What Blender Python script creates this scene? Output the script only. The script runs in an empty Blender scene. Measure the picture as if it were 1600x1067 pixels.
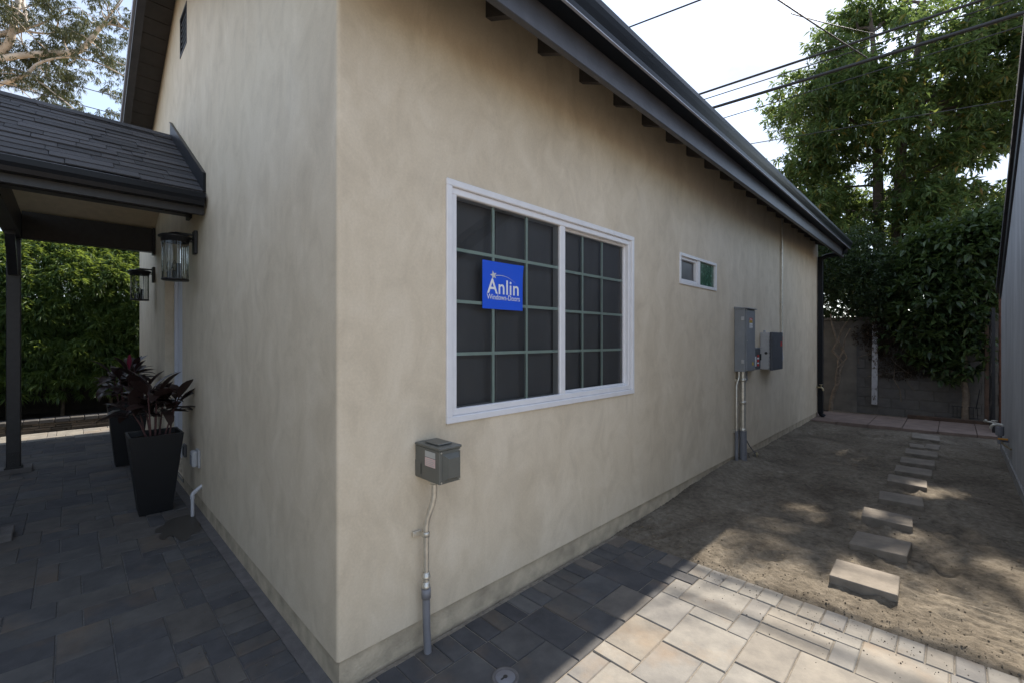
import bpy, bmesh, math, random
import numpy as np
from mathutils import Vector, Matrix, noise as mnoise

R = math.radians
S = bpy.context.scene
# ------------------------------------------------------------------ camera
cd = bpy.data.cameras.new("camera")
cam = bpy.data.objects.new("camera", cd)
S.collection.objects.link(cam)
cam.location = (1.8144, -0.7868, 1.47)
cam.rotation_euler = (R(90), 0, R(45))
cd.sensor_width = 36.0
cd.lens = 691.0 / 1600.0 * 36.0
cd.shift_y = -2.5 / 1600.0
cd.clip_start = 0.02
cd.clip_end = 600
S.camera = cam

# ------------------------------------------------------------------ sky and sun
SUN = Vector((-0.02, 1.1, 1.0)).normalized()
ELEV = math.asin(SUN.z)
AZ = math.atan2(SUN.x, SUN.y)
W = bpy.data.worlds.new("World")
S.world = W
W.use_nodes = True
wn, wl = W.node_tree.nodes, W.node_tree.links
for n in list(wn):
    wn.remove(n)
sky = wn.new("ShaderNodeTexSky")
sky.sky_type = 'NISHITA'
sky.sun_disc = False
sky.sun_elevation = ELEV
sky.sun_rotation = AZ
sky.air_density = 1.0
sky.dust_density = 0.4
sky.ozone_density = 0.3
bg = wn.new("ShaderNodeBackground")
bg.inputs[1].default_value = 0.126
wo = wn.new("ShaderNodeOutputWorld")
# thin white cloud veil over the whole sky
wtc = wn.new("ShaderNodeTexCoord")
wmp = wn.new("ShaderNodeMapping"); wmp.inputs["Scale"].default_value = (1.0, 1.6, 2.6)
wnz = wn.new("ShaderNodeTexNoise"); wnz.inputs["Scale"].default_value = 2.2; wnz.inputs["Detail"].default_value = 8; wnz.inputs["Roughness"].default_value = 0.62
wmr = wn.new("ShaderNodeMapRange")
wmr.inputs[1].default_value, wmr.inputs[2].default_value = 0.38, 0.66
wmr.inputs[3].default_value, wmr.inputs[4].default_value = 0.44, 0.88
wmx = wn.new("ShaderNodeMix"); wmx.data_type = 'RGBA'
wmx.inputs[7].default_value = (1.92, 2.10, 2.48, 1)
wl.new(wtc.outputs["Generated"], wmp.inputs[0]); wl.new(wmp.outputs[0], wnz.inputs["Vector"])
wl.new(wnz.outputs[0], wmr.inputs[0]); wl.new(wmr.outputs[0], wmx.inputs[0])
wl.new(sky.outputs[0], wmx.inputs[6])
wl.new(wmx.outputs[2], bg.inputs[0])
wl.new(bg.outputs[0], wo.inputs[0])

sl = bpy.data.lights.new("sun", 'SUN')
sl.energy = 2.65
sl.angle = R(0.53)
sl.color = (1.0, 0.91, 0.79)
sun = bpy.data.objects.new("sun", sl)
sun.rotation_euler = SUN.to_track_quat('Z', 'Y').to_euler()
S.collection.objects.link(sun)

S.view_settings.view_transform = 'Standard'
S.view_settings.look = 'None'
S.view_settings.gamma = 1
S.view_settings.use_curve_mapping = False
S.view_settings.exposure = 1.8
S.render.engine = 'CYCLES'
S.cycles.use_denoising = True
S.cycles.max_bounces = 10
S.cycles.diffuse_bounces = 5
S.cycles.transparent_max_bounces = 16

# ------------------------------------------------------------------ helpers
rng = np.random.default_rng(7)
random.seed(7)
COL = S.collection


def tag(o, label=None, cat=None, group=None, kind=None):
    if label: o["label"] = label
    if cat: o["category"] = cat
    if group: o["group"] = group
    if kind: o["kind"] = kind
    return o


def thing(name, label, cat, loc=(0, 0, 0), rotz=0, group=None, kind=None):
    o = bpy.data.objects.new(name, None)
    o.empty_display_size = 0.1
    COL.objects.link(o)
    o.location = loc
    o.rotation_euler = (0, 0, rotz)
    return tag(o, label, cat, group, kind)


def link(name, mesh, parent=None, loc=(0, 0, 0), rot=(0, 0, 0), scale=(1, 1, 1)):
    o = bpy.data.objects.new(name, mesh)
    COL.objects.link(o)
    o.location, o.rotation_euler, o.scale = loc, rot, scale
    if parent is not None:
        o.parent = parent
    return o


def root_of(p):
    v = Vector((0, 0, 0))
    while p is not None:
        v += p.location
        p = p.parent
    return v


class MB:
    """collects faces and links them as one mesh object"""
    def __init__(s):
        s.v, s.f, s.sm = [], [], []

    def add(s, vs, fs, smooth=False):
        k = len(s.v)
        s.v += [tuple(p) for p in vs]
        s.f += [tuple(i + k for i in f) for f in fs]
        s.sm += [smooth] * len(fs)
        return s

    def quad(s, a, b, c, d):
        return s.add([a, b, c, d], [(0, 1, 2, 3)])

    def box(s, x0, x1, y0, y1, z0, z1, bev=0.0):
        if bev > 0:
            bm = bmesh.new()
            bmesh.ops.create_cube(bm, size=1)
            for v in bm.verts:
                v.co = Vector(((x0 + x1) / 2 + v.co.x * (x1 - x0), (y0 + y1) / 2 + v.co.y * (y1 - y0), (z0 + z1) / 2 + v.co.z * (z1 - z0)))
            bmesh.ops.bevel(bm, geom=list(bm.edges), offset=bev, segments=1, affect='EDGES', profile=0.5)
            bm.verts.index_update()
            vs = [v.co.copy() for v in bm.verts]
            fs = [[v.index for v in f.verts] for f in bm.faces]
            bm.free()
            return s.add(vs, fs)
        vs = [(x, y, z) for z in (z0, z1) for y in (y0, y1) for x in (x0, x1)]
        return s.add(vs, [(0, 2, 3, 1), (4, 5, 7, 6), (0, 1, 5, 4), (2, 6, 7, 3), (0, 4, 6, 2), (1, 3, 7, 5)])

    def prism(s, pts, axis, a, b):
        """pts: 2D outline (ccw) in the two other axes, extruded along axis from a to b"""
        n = len(pts)
        def p3(p, t):
            return {'x': (t, p[0], p[1]), 'y': (p[0], t, p[1]), 'z': (p[0], p[1], t)}[axis]
        vs = [p3(p, a) for p in pts] + [p3(p, b) for p in pts]
        fs = [tuple(range(n - 1, -1, -1)), tuple(range(n, 2 * n))]
        fs += [(i, (i + 1) % n, n + (i + 1) % n, n + i) for i in range(n)]
        return s.add(vs, fs)

    def tube(s, pts, r, n=10, caps=True, smooth=True):
        pts = [Vector(p) for p in pts]
        rs = r if isinstance(r, (list, tuple)) else [r] * len(pts)
        vs, prev = [], None
        for i, p in enumerate(pts):
            t = (pts[min(i + 1, len(pts) - 1)] - pts[max(i - 1, 0)]).normalized()
            if prev is None:
                ref = Vector((0, 0, 1)) if abs(t.z) < 0.9 else Vector((1, 0, 0))
                u = t.cross(ref).normalized()
            else:
                u = (prev - t * prev.dot(t)).normalized()
            prev = u
            w = t.cross(u)
            for k in range(n):
                a = 2 * math.pi * k / n
                vs.append(p + (u * math.cos(a) + w * math.sin(a)) * rs[i])
        fs = []
        for i in range(len(pts) - 1):
            for k in range(n):
                k2 = (k + 1) % n
                fs.append((i * n + k, i * n + k2, (i + 1) * n + k2, (i + 1) * n + k))
        s.add(vs, fs, smooth)
        if caps:
            m = len(pts) - 1
            s.add(vs[:n], [tuple(range(n - 1, -1, -1))])
            s.add(vs[m * n:], [tuple(range(n))])
        return s

    def lathe(s, c, prof, n=24, smooth=True):
        vs, fs = [], []
        for r, z in prof:
            for k in range(n):
                a = 2 * math.pi * k / n
                vs.append((c[0] + r * math.cos(a), c[1] + r * math.sin(a), c[2] + z))
        for i in range(len(prof) - 1):
            for k in range(n):
                k2 = (k + 1) % n
                fs.append((i * n + k, i * n + k2, (i + 1) * n + k2, (i + 1) * n + k))
        return s.add(vs, fs, smooth)

    def mesh(s, name, mat, off=(0, 0, 0)):
        me = bpy.data.meshes.new(name)
        o = Vector(off)
        me.from_pydata([tuple(Vector(p) - o) for p in s.v], [], s.f)
        me.polygons.foreach_set("use_smooth", s.sm)
        me.materials.append(mat)
        me.update()
        return me

    def obj(s, name, mat, parent=None, local=False):
        off = (0, 0, 0) if (local or parent is None) else root_of(parent)
        return link(name, s.mesh(name, mat, off), parent)


def np_mesh(name, verts, faces, mat, smooth=False):
    me = bpy.data.meshes.new(name)
    verts = np.asarray(verts, dtype=np.float32)
    faces = np.asarray(faces, dtype=np.int32)
    nf, k = faces.shape
    me.vertices.add(len(verts))
    me.vertices.foreach_set("co", verts.ravel())
    me.loops.add(nf * k)
    me.loops.foreach_set("vertex_index", faces.ravel())
    me.polygons.add(nf)
    me.polygons.foreach_set("loop_start", np.arange(nf, dtype=np.int32) * k)
    me.polygons.foreach_set("loop_total", np.full(nf, k, dtype=np.int32))
    if smooth:
        me.polygons.foreach_set("use_smooth", np.ones(nf, dtype=bool))
    me.materials.append(mat)
    me.update(calc_edges=True)
    return me


def unit(v):
    return v / np.maximum(np.linalg.norm(v, axis=-1, keepdims=True), 1e-9)


def leaf_mesh(name, mat, base, direc, L, Wd, droop=0.0, fold=0.25):
    """one folded lance-shaped leaf per row: base (N,3), direc (N,3) unit, L, Wd (N,)"""
    N = len(base)
    d = unit(direc)
    ref = rng.normal(size=(N, 3)) * 0.35 + np.array([0, 0, 1.0])
    side = unit(np.cross(d, ref))
    up = np.cross(side, d)
    L = np.broadcast_to(L, (N,))[:, None]
    Wd = np.broadcast_to(Wd, (N,))[:, None]
    mid = base + d * L * 0.45
    tip = base + d * L + np.array([0, 0, -1.0]) * L * droop
    l = mid + side * Wd * 0.5 + up * Wd * fold
    r = mid - side * Wd * 0.5 + up * Wd * fold
    v = np.stack([base, l, tip, r], axis=1).reshape(-1, 3)
    i = np.arange(N)[:, None] * 4
    f = np.concatenate([i + np.array([[0, 2, 1]]), i + np.array([[0, 3, 2]])], axis=0)
    return np_mesh(name, v, f, mat)


def sprays(c, axis, k, Lr, spread, droop_dir=0.0):
    """k leaves round each centre: returns base, direction, length"""
    N = len(c)
    a = np.repeat(unit(axis), k, axis=0)
    b = np.repeat(c, k, axis=0)
    rnd = unit(rng.normal(size=(N * k, 3)))
    d = unit(a * (1 - spread) + rnd * spread + np.array([0, 0, -droop_dir]))
    b = b + rnd * 0.012 + a * rng.uniform(0, 0.05, size=(N * k, 1))
    L = rng.uniform(Lr[0], Lr[1], size=N * k)
    return b, d, L


# ------------------------------------------------------------------ materials
def nodes(name):
    m = bpy.data.materials.new(name)
    m.use_nodes = True
    nt = m.node_tree
    b = nt.nodes["Principled BSDF"]
    return m, nt, b


def N_(nt, t, **kw):
    n = nt.nodes.new(t)
    for k, v in kw.items():
        setattr(n, k, v)
    return n


def noise_tex(nt, scale, detail=4, rough=0.55, stretch=None, dist=0.0, coord='Object'):
    tc = N_(nt, "ShaderNodeTexCoord")
    n = N_(nt, "ShaderNodeTexNoise")
    n.inputs["Scale"].default_value = scale
    n.inputs["Detail"].default_value = detail
    n.inputs["Roughness"].default_value = rough
    n.inputs["Distortion"].default_value = dist
    if stretch:
        mp = N_(nt, "ShaderNodeMapping")
        mp.inputs["Scale"].default_value = stretch
        nt.links.new(tc.outputs[coord], mp.inputs[0])
        nt.links.new(mp.outputs[0], n.inputs["Vector"])
    else:
        nt.links.new(tc.outputs[coord], n.inputs["Vector"])
    return n


def ramp(nt, fac, stops):
    r = N_(nt, "ShaderNodeValToRGB")
    el = r.color_ramp.elements
    while len(el) < len(stops):
        el.new(0.5)
    for e, (p, c) in zip(el, stops):
        e.position = p
        e.color = (*c, 1)
    nt.links.new(fac, r.inputs[0])
    return r.outputs[0]


def mixc(nt, fac, a, b, mode='MIX'):
    m = N_(nt, "ShaderNodeMix", data_type='RGBA', blend_type=mode)
    for sock, v in ((m.inputs[0], fac), (m.inputs[6], a), (m.inputs[7], b)):
        if hasattr(v, "is_linked") or hasattr(v, "links"):
            nt.links.new(v, sock)
        elif isinstance(v, (int, float)):
            sock.default_value = v
        else:
            sock.default_value = (*v, 1)
    return m.outputs[2]


def bump(nt, b, h, strength=0.2, dist=0.01, prev=None):
    n = N_(nt, "ShaderNodeBump")
    n.inputs["Strength"].default_value = strength
    n.inputs["Distance"].default_value = dist
    nt.links.new(h, n.inputs["Height"])
    if prev is not None:
        nt.links.new(prev, n.inputs["Normal"])
    nt.links.new(n.outputs[0], b.inputs["Normal"])
    return n.outputs[0]


def simple(name, col, rough=0.5, metal=0.0, var=0.12, scale=12, bmp=0.05, spec=0.5, bd=0.004):
    m, nt, b = nodes(name)
    n = noise_tex(nt, scale)
    lo = tuple(c * (1 - var) for c in col)
    hi = tuple(min(1, c * (1 + var)) for c in col)
    nt.links.new(ramp(nt, n.outputs[0], [(0.3, lo), (0.7, hi)]), b.inputs["Base Color"])
    b.inputs["Roughness"].default_value = rough
    b.inputs["Metallic"].default_value = metal
    b.inputs["Specular IOR Level"].default_value = spec
    if bmp:
        n2 = noise_tex(nt, scale * 8, 3)
        bump(nt, b, n2.outputs[0], bmp, bd)
    return m


def stucco(name, c0, c1, c2, streak=0.16, stretch=(1, 1, 0.7), sfreq=2.2):
    m, nt, b = nodes(name)
    n1 = noise_tex(nt, 0.8, 7, 0.62, stretch=stretch, dist=0.5)
    n2 = noise_tex(nt, 5.0, 6, 0.65, stretch=stretch, dist=0.8)
    n3 = noise_tex(nt, 2.2, 3, 0.5, stretch=(sfreq, sfreq, 0.35), dist=0.6)
    base = ramp(nt, n1.outputs[0], [(0.3, c0), (0.5, c1), (0.72, c2)])
    col = mixc(nt, 0.45, base, ramp(nt, n2.outputs[0], [(0.32, tuple(c * .86 for c in c0)), (0.5, c1), (0.68, tuple(c * 1.06 for c in c2))]))
    col = mixc(nt, streak, col, ramp(nt, n3.outputs[0], [(0.3, tuple(c * .9 for c in c0)), (0.52, c1), (0.7, c2)]))
    # pale trowel patches and faint dark smudges
    n5 = noise_tex(nt, 3.2, 6, 0.68, stretch=(1, 1, 0.45), dist=0.9)
    f5 = N_(nt, "ShaderNodeMapRange"); f5.inputs[1].default_value, f5.inputs[2].default_value, f5.inputs[4].default_value = 0.54, 0.74, 0.40
    nt.links.new(n5.outputs[0], f5.inputs[0])
    col = mixc(nt, f5.outputs[0], col, tuple(c * 1.18 for c in c2))
    n6 = noise_tex(nt, 1.4, 5, 0.7, stretch=(1, 1, 0.6), dist=0.5)
    f6 = N_(nt, "ShaderNodeMapRange"); f6.inputs[1].default_value, f6.inputs[2].default_value, f6.inputs[4].default_value = 0.56, 0.76, 0.30
    nt.links.new(n6.outputs[0], f6.inputs[0])
    col = mixc(nt, f6.outputs[0], col, tuple(c * 0.78 for c in c0))
    n7 = noise_tex(nt, 90, 4, 0.7)
    col = mixc(nt, 1.0, col, ramp(nt, n7.outputs[0], [(0.3, (0.94, 0.94, 0.93)), (0.7, (1.05, 1.05, 1.05))]), 'MULTIPLY')
    nt.links.new(col, b.inputs["Base Color"])
    b.inputs["Roughness"].default_value = 0.62
    b.inputs["Specular IOR Level"].default_value = 0.35
    nb = noise_tex(nt, 3.5, 5, 0.55, stretch=(1, 1, 0.6), dist=0.6)
    p = bump(nt, b, nb.outputs[0], 0.22, 0.02)
    n4 = noise_tex(nt, 160, 3, 0.6)
    bump(nt, b, n4.outputs[0], 0.22, 0.003, p)
    return m


def leafmat(name, stops, rough=0.4, trans=0.45, tcol=(0.22, 0.30, 0.04), spec=0.4):
    m, nt, b = nodes(name)
    g = N_(nt, "ShaderNodeNewGeometry")
    col = ramp(nt, g.outputs["Random Per Island"], stops)
    nt.links.new(col, b.inputs["Base Color"])
    b.inputs["Roughness"].default_value = rough
    b.inputs["Specular IOR Level"].default_value = spec
    t = N_(nt, "ShaderNodeBsdfTranslucent")
    nt.links.new(mixc(nt, 0.6, col, tcol), t.inputs[0])
    mx = N_(nt, "ShaderNodeMixShader")
    mx.inputs[0].default_value = trans
    nt.links.new(b.outputs[0], mx.inputs[1])
    nt.links.new(t.outputs[0], mx.inputs[2])
    nt.links.new(mx.outputs[0], nt.nodes["Material Output"].inputs[0])
    return m


def paver_mat(name, stops, stain=(0.22, 0.14, 0.07), stain_amt=0.25):
    m, nt, b = nodes(name)
    oi = N_(nt, "ShaderNodeObjectInfo")
    col = ramp(nt, oi.outputs["Random"], stops)
    n1 = noise_tex(nt, 7, 6, 0.65, coord='Object')
    tc = N_(nt, "ShaderNodeTexCoord")
    # shift the pattern from stone to stone
    mp = N_(nt, "ShaderNodeVectorMath", operation='ADD')
    cmb = N_(nt, "ShaderNodeCombineXYZ")
    mul = N_(nt, "ShaderNodeMath", operation='MULTIPLY')
    mul.inputs[1].default_value = 37.0
    nt.links.new(oi.outputs["Random"], mul.inputs[0])
    for k in range(3):
        nt.links.new(mul.outputs[0], cmb.inputs[k])
    nt.links.new(tc.outputs["Object"], mp.inputs[0])
    nt.links.new(cmb.outputs[0], mp.inputs[1])
    nt.links.new(mp.outputs[0], n1.inputs["Vector"])
    c2 = mixc(nt, 1.0, col, ramp(nt, n1.outputs[0], [(0.25, (0.66, 0.66, 0.68)), (0.75, (1.3, 1.28, 1.25))]), 'MULTIPLY')
    n3 = noise_tex(nt, 2.5, 5, 0.6)
    nt.links.new(mp.outputs[0], n3.inputs["Vector"])
    f = N_(nt, "ShaderNodeMapRange")
    f.inputs[1].default_value, f.inputs[2].default_value, f.inputs[4].default_value = 0.55, 0.75, stain_amt
    nt.links.new(n3.outputs[0], f.inputs[0])
    nt.links.new(mixc(nt, f.outputs[0], c2, stain), b.inputs["Base Color"])
    b.inputs["Roughness"].default_value = 0.8
    b.inputs["Specular IOR Level"].default_value = 0.3
    nb = noise_tex(nt, 30, 6, 0.7)
    p = bump(nt, b, nb.outputs[0], 0.25, 0.006)
    nb2 = noise_tex(nt, 260, 2, 0.6)
    bump(nt, b, nb2.outputs[0], 0.25, 0.002, p)
    return m


M = {}
M['stucco'] = stucco("smooth_tan_stucco", (0.525, 0.437, 0.322), (0.622, 0.530, 0.400), (0.69, 0.606, 0.485))
M['plinth'] = simple("foundation_render", (0.46, 0.385, 0.28), 0.85, var=0.25, scale=9, bmp=0.5, bd=0.01)
M['ceiling'] = simple("porch_plaster", (0.60, 0.51, 0.37), 0.8, var=0.08)
M['grey_stucco'] = stucco("grey_neighbour_stucco", (0.26, 0.265, 0.275), (0.39, 0.395, 0.405), (0.53, 0.535, 0.545), 0.5, (1, 1, 0.4), 3.5)
M['black'] = simple("black_painted_wood", (0.022, 0.021, 0.023), 0.45, var=0.25, scale=20, bmp=0.15)
M['fascia'] = simple("charcoal_painted_fascia", (0.056, 0.056, 0.064), 0.42, var=0.2, scale=9, bmp=0.12)
M['gutter'] = simple("black_gutter_metal", (0.010, 0.012, 0.016), 0.34, var=0.1, scale=6, bmp=0, spec=0.2)
M['soffit'] = simple("dark_brown_soffit_paint", (0.055, 0.050, 0.050), 0.6, var=0.15, scale=9, bmp=0.1)
M['drip'] = simple("grey_drip_edge", (0.34, 0.36, 0.42), 0.35, var=0.1)
M['vinyl'] = simple("white_vinyl", (0.72, 0.71, 0.72), 0.35, var=0.04, bmp=0.02)
M['muntin'] = simple("pale_green_grille", (0.55, 0.66, 0.61), 0.5, var=0.06, bmp=0)
M['bracket'] = simple("black_steel", (0.012, 0.012, 0.014), 0.45, var=0.2)
M['conc'] = simple("grey_concrete", (0.27, 0.26, 0.245), 0.9, var=0.22, scale=14, bmp=0.5, bd=0.006)
M['footing'] = simple("dark_concrete", (0.13, 0.12, 0.115), 0.9, var=0.22, scale=14, bmp=0.5, bd=0.006)
M['stone'] = simple("tan_concrete_block", (0.205, 0.178, 0.145), 0.9, var=0.22, scale=10, bmp=0.5, bd=0.005)
M['pink'] = simple("pink_concrete_slab", (0.20, 0.148, 0.122), 0.9, var=0.22, scale=6, bmp=0.4)
M['block'] = simple("rough_block", (0.115, 0.107, 0.098), 0.95, var=0.25, scale=6, bmp=0.6, bd=0.008)
M['plaster'] = simple('old_grey_plaster', (0.125, 0.115, 0.10), 0.95, var=0.25, scale=4, bmp=0.4)
M['mortar'] = simple("mortar", (0.13, 0.12, 0.105), 0.95, var=0.2)
M['planter'] = simple("black_planter", (0.0035, 0.004, 0.006), 0.5, var=0.25, scale=15, bmp=0.1)
M['soil'] = simple("potting_soil", (0.05, 0.038, 0.028), 0.95, var=0.5, scale=60, bmp=1.0, bd=0.01)
M['pvc'] = simple("white_pvc", (0.50, 0.50, 0.52), 0.4, var=0.05, bmp=0)
M['greypvc'] = simple("grey_pvc", (0.18, 0.18, 0.195), 0.5, var=0.12, bmp=0)
M['emt'] = simple("galvanised_conduit", (0.62, 0.59, 0.52), 0.38, metal=0.75, var=0.15, scale=25, bmp=0.02)
M['olive'] = simple("olive_grey_enamel", (0.115, 0.115, 0.10), 0.42, var=0.1, bmp=0.02)
M['panelgrey'] = simple("grey_enamel", (0.22, 0.232, 0.245), 0.42, var=0.1, scale=6, bmp=0.02)
M['lightgrey'] = simple("light_grey_plastic", (0.40, 0.40, 0.405), 0.5, var=0.06, bmp=0)
M['darkgrey'] = simple("dark_grey_plastic", (0.075, 0.08, 0.09), 0.5, var=0.1, bmp=0)
M['red'] = simple("red_print", (0.5, 0.03, 0.025), 0.5, var=0.03, bmp=0)
M['yellow'] = simple("yellow_print", (0.62, 0.42, 0.03), 0.5, var=0.03, bmp=0)
M['white'] = simple("white_print", (0.75, 0.75, 0.75), 0.5, var=0.03, bmp=0)
M['pinkprint'] = simple("pale_pink_label", (0.62, 0.46, 0.44), 0.5, var=0.05, bmp=0)
M['greyprint'] = simple("pale_grey_label", (0.42, 0.42, 0.40), 0.5, var=0.05, bmp=0)
M['blackprint'] = simple("black_print", (0.02, 0.02, 0.02), 0.5, var=0.03, bmp=0)
M['blue'] = simple("blue_print", (0.012, 0.085, 0.62), 0.38, var=0.03, scale=5, bmp=0)
M['silver'] = simple("silver_print", (0.55, 0.55, 0.55), 0.4, var=0.03, bmp=0)
M['orange'] = simple("orange_handle", (0.55, 0.24, 0.02), 0.45, var=0.05, bmp=0)
M['brass'] = simple("brass", (0.40, 0.34, 0.22), 0.35, metal=0.8, var=0.15, bmp=0)
M['wood_post'] = simple("brown_weathered_post", (0.075, 0.045, 0.03), 0.85, var=0.35, scale=9, bmp=0.4)
M['rust'] = simple("rusty_steel", (0.10, 0.04, 0.022), 0.8, var=0.4, scale=20, bmp=0.3)
M['white_peel'] = None
M['bark'] = simple("grey_brown_bark", (0.085, 0.066, 0.05), 0.9, var=0.4, scale=10, bmp=0.8, bd=0.02)
M['palebark'] = simple("pale_smooth_bark", (0.52, 0.45, 0.38), 0.75, var=0.3, scale=2.2, bmp=0.3, bd=0.02)
M['vinebark'] = simple("vine_bark", (0.17, 0.135, 0.10), 0.9, var=0.35, scale=18, bmp=0.6)
M['cable'] = simple("black_cable", (0.02, 0.02, 0.022), 0.6, var=0.1, bmp=0)
M['fence'] = simple("dark_fence_board", (0.05, 0.042, 0.035), 0.9, var=0.3, scale=5, bmp=0.4)
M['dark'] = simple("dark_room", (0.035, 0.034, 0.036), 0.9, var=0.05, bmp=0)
M['blind'] = simple("charcoal_insect_screen", (0.135, 0.13, 0.142), 0.8, var=0.08, scale=3, bmp=0)
M['screen'] = simple('dark_window_screen', (0.05, 0.05, 0.055), 0.3, var=0.3, scale=9, bmp=0)
M['cord'] = simple("grey_cord", (0.25, 0.24, 0.25), 0.7, var=0.05, bmp=0)
M['shingle'] = None
M['rooftop'] = simple("dark_roofing", (0.035, 0.034, 0.036), 0.9, var=0.3, scale=30, bmp=0.5)
M['door'] = simple("white_door_paint", (0.62, 0.63, 0.68), 0.4, var=0.03, bmp=0)
M['wire'] = simple("copper_grey_wire", (0.16, 0.15, 0.15), 0.5, var=0.1, bmp=0)

# peeling white paint
m, nt, b = nodes("peeling_white_paint")
n = noise_tex(nt, 16, 6, 0.7, stretch=(1, 1, 0.5))
nt.links.new(ramp(nt, n.outputs[0], [(0.42, (0.10, 0.08, 0.065)), (0.48, (0.36, 0.36, 0.37)), (0.7, (0.44, 0.44, 0.45))]), b.inputs["Base Color"])
b.inputs["Roughness"].default_value = 0.85
bump(nt, b, n.outputs[0], 0.5, 0.01)
M['white_peel'] = m

# asphalt shingles: granules, colour from tab to tab
m, nt, b = nodes("charcoal_shingle")
oi = N_(nt, "ShaderNodeObjectInfo")
c = ramp(nt, oi.outputs["Random"], [(0, (0.026, 0.026, 0.028)), (0.5, (0.044, 0.043, 0.046)), (1, (0.062, 0.060, 0.064))])
n = noise_tex(nt, 220, 3, 0.7)
nt.links.new(mixc(nt, 1.0, c, ramp(nt, n.outputs[0], [(0.3, (0.6, 0.6, 0.6)), (0.7, (1.5, 1.5, 1.5))]), 'MULTIPLY'), b.inputs["Base Color"])
b.inputs["Roughness"].default_value = 0.85
bump(nt, b, n.outputs[0], 0.6, 0.003)
M['shingle'] = m

PV = [(0.0, (0.063, 0.063, 0.067)), (0.25, (0.074, 0.074, 0.077)), (0.5, (0.086, 0.085, 0.085)), (0.72, (0.097, 0.092, 0.086)), (0.86, (0.092, 0.084, 0.076)), (1.0, (0.093, 0.094, 0.097))]  # dark copy of the paver stone, shade put into the colour
PV_LIT = [(0.0, (0.205, 0.198, 0.186)), (0.3, (0.240, 0.228, 0.204)), (0.6, (0.262, 0.246, 0.216)), (0.85, (0.245, 0.222, 0.186)), (1.0, (0.185, 0.182, 0.176))]  # light copy of the same stone, for pavers lying in sun
M['paver'] = paver_mat("shaded_charcoal_paver", PV, stain_amt=0.3)
M['paver_lit'] = paver_mat("lit_tan_grey_paver", PV_LIT, stain=(0.27, 0.185, 0.11), stain_amt=0.55)
M['paver_mid'] = paver_mat("grey_brown_paver", [(0, (0.11, 0.108, 0.106)), (0.5, (0.135, 0.125, 0.113)), (1, (0.15, 0.13, 0.11))], stain_amt=0.2)
M['ledger'] = paver_mat("ledger_stone", [(0, (0.05, 0.045, 0.04)), (0.4, (0.10, 0.085, 0.07)), (0.7, (0.14, 0.12, 0.10)), (1, (0.08, 0.075, 0.07))])
M['sandy'] = simple('sandy_bounce_ground', (0.34, 0.26, 0.175), 0.95, var=0.25, scale=3, bmp=0.5)  # unseen yard beside the path, warm tan chosen to bounce light onto the wall
M['joint_grey'] = simple('grey_joint_sand', (0.115, 0.112, 0.108), 0.95, var=0.3, scale=40, bmp=0.5)
M['joint'] = simple("joint_sand", (0.23, 0.20, 0.16), 0.95, var=0.3, scale=40, bmp=0.5)

# dirt
m, nt, b = nodes("dry_dirt")
n1 = noise_tex(nt, 1.7, 9, 0.72, dist=0.6)
n2 = noise_tex(nt, 22, 6, 0.7)
c = ramp(nt, n1.outputs[0], [(0.34, (0.105, 0.088, 0.067)), (0.48, (0.165, 0.141, 0.109)), (0.66, (0.24, 0.209, 0.163))])
c = mixc(nt, 1.0, c, ramp(nt, n2.outputs[0], [(0.3, (0.6, 0.59, 0.58)), (0.7, (1.3, 1.3, 1.3))]), 'MULTIPLY')
nt.links.new(c, b.inputs["Base Color"])
b.inputs["Roughness"].default_value = 0.95
b.inputs["Specular IOR Level"].default_value = 0.15
p = bump(nt, b, n2.outputs[0], 0.5, 0.02)
n3 = noise_tex(nt, 130, 5, 0.7)
bump(nt, b, n3.outputs[0], 0.6, 0.008, p)
M['dirt'] = m

# window glass: dark reflective pane you can look through
m, nt, b = nodes("window_glass")
for n in list(nt.nodes):
    if n.type == 'BSDF_PRINCIPLED':
        nt.nodes.remove(n)
tr = N_(nt, "ShaderNodeBsdfTransparent"); tr.inputs[0].default_value = (0.80, 0.83, 0.82, 1)
gl = N_(nt, "ShaderNodeBsdfGlossy"); gl.inputs["Roughness"].default_value = 0.02
gl.inputs[0].default_value = (0.9, 0.9, 0.92, 1)
fr = N_(nt, "ShaderNodeFresnel"); fr.inputs[0].default_value = 1.6
mx = N_(nt, "ShaderNodeMixShader")
nt.links.new(fr.outputs[0], mx.inputs[0]); nt.links.new(tr.outputs[0], mx.inputs[1]); nt.links.new(gl.outputs[0], mx.inputs[2])
nt.links.new(mx.outputs[0], nt.nodes["Material Output"].inputs[0])
M['glass'] = m
# ribbed lantern glass
m, nt, b = nodes("ribbed_glass")
for n in list(nt.nodes):
    if n.type == 'BSDF_PRINCIPLED':
        nt.nodes.remove(n)
tr = N_(nt, "ShaderNodeBsdfTransparent"); tr.inputs[0].default_value = (0.84, 0.85, 0.83, 1)
gl = N_(nt, "ShaderNodeBsdfGlossy"); gl.inputs["Roughness"].default_value = 0.08
lw = N_(nt, "ShaderNodeLayerWeight"); lw.inputs[0].default_value = 0.35
mx = N_(nt, "ShaderNodeMixShader")
nt.links.new(lw.outputs["Fresnel"], mx.inputs[0]); nt.links.new(tr.outputs[0], mx.inputs[1]); nt.links.new(gl.outputs[0], mx.inputs[2])
nt.links.new(mx.outputs[0], nt.nodes["Material Output"].inputs[0])
M['lampglass'] = m
# green protective film
m, nt, b = nodes("green_film_pane")
n = noise_tex(nt, 22, 5, 0.7)
nt.links.new(ramp(nt, n.outputs[0], [(0.50, (0.025, 0.085, 0.05)), (0.60, (0.05, 0.13, 0.085)), (0.66, (0.30, 0.42, 0.36))]), b.inputs["Base Color"])
b.inputs["Roughness"].default_value = 0.15
M['green_film'] = m

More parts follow.
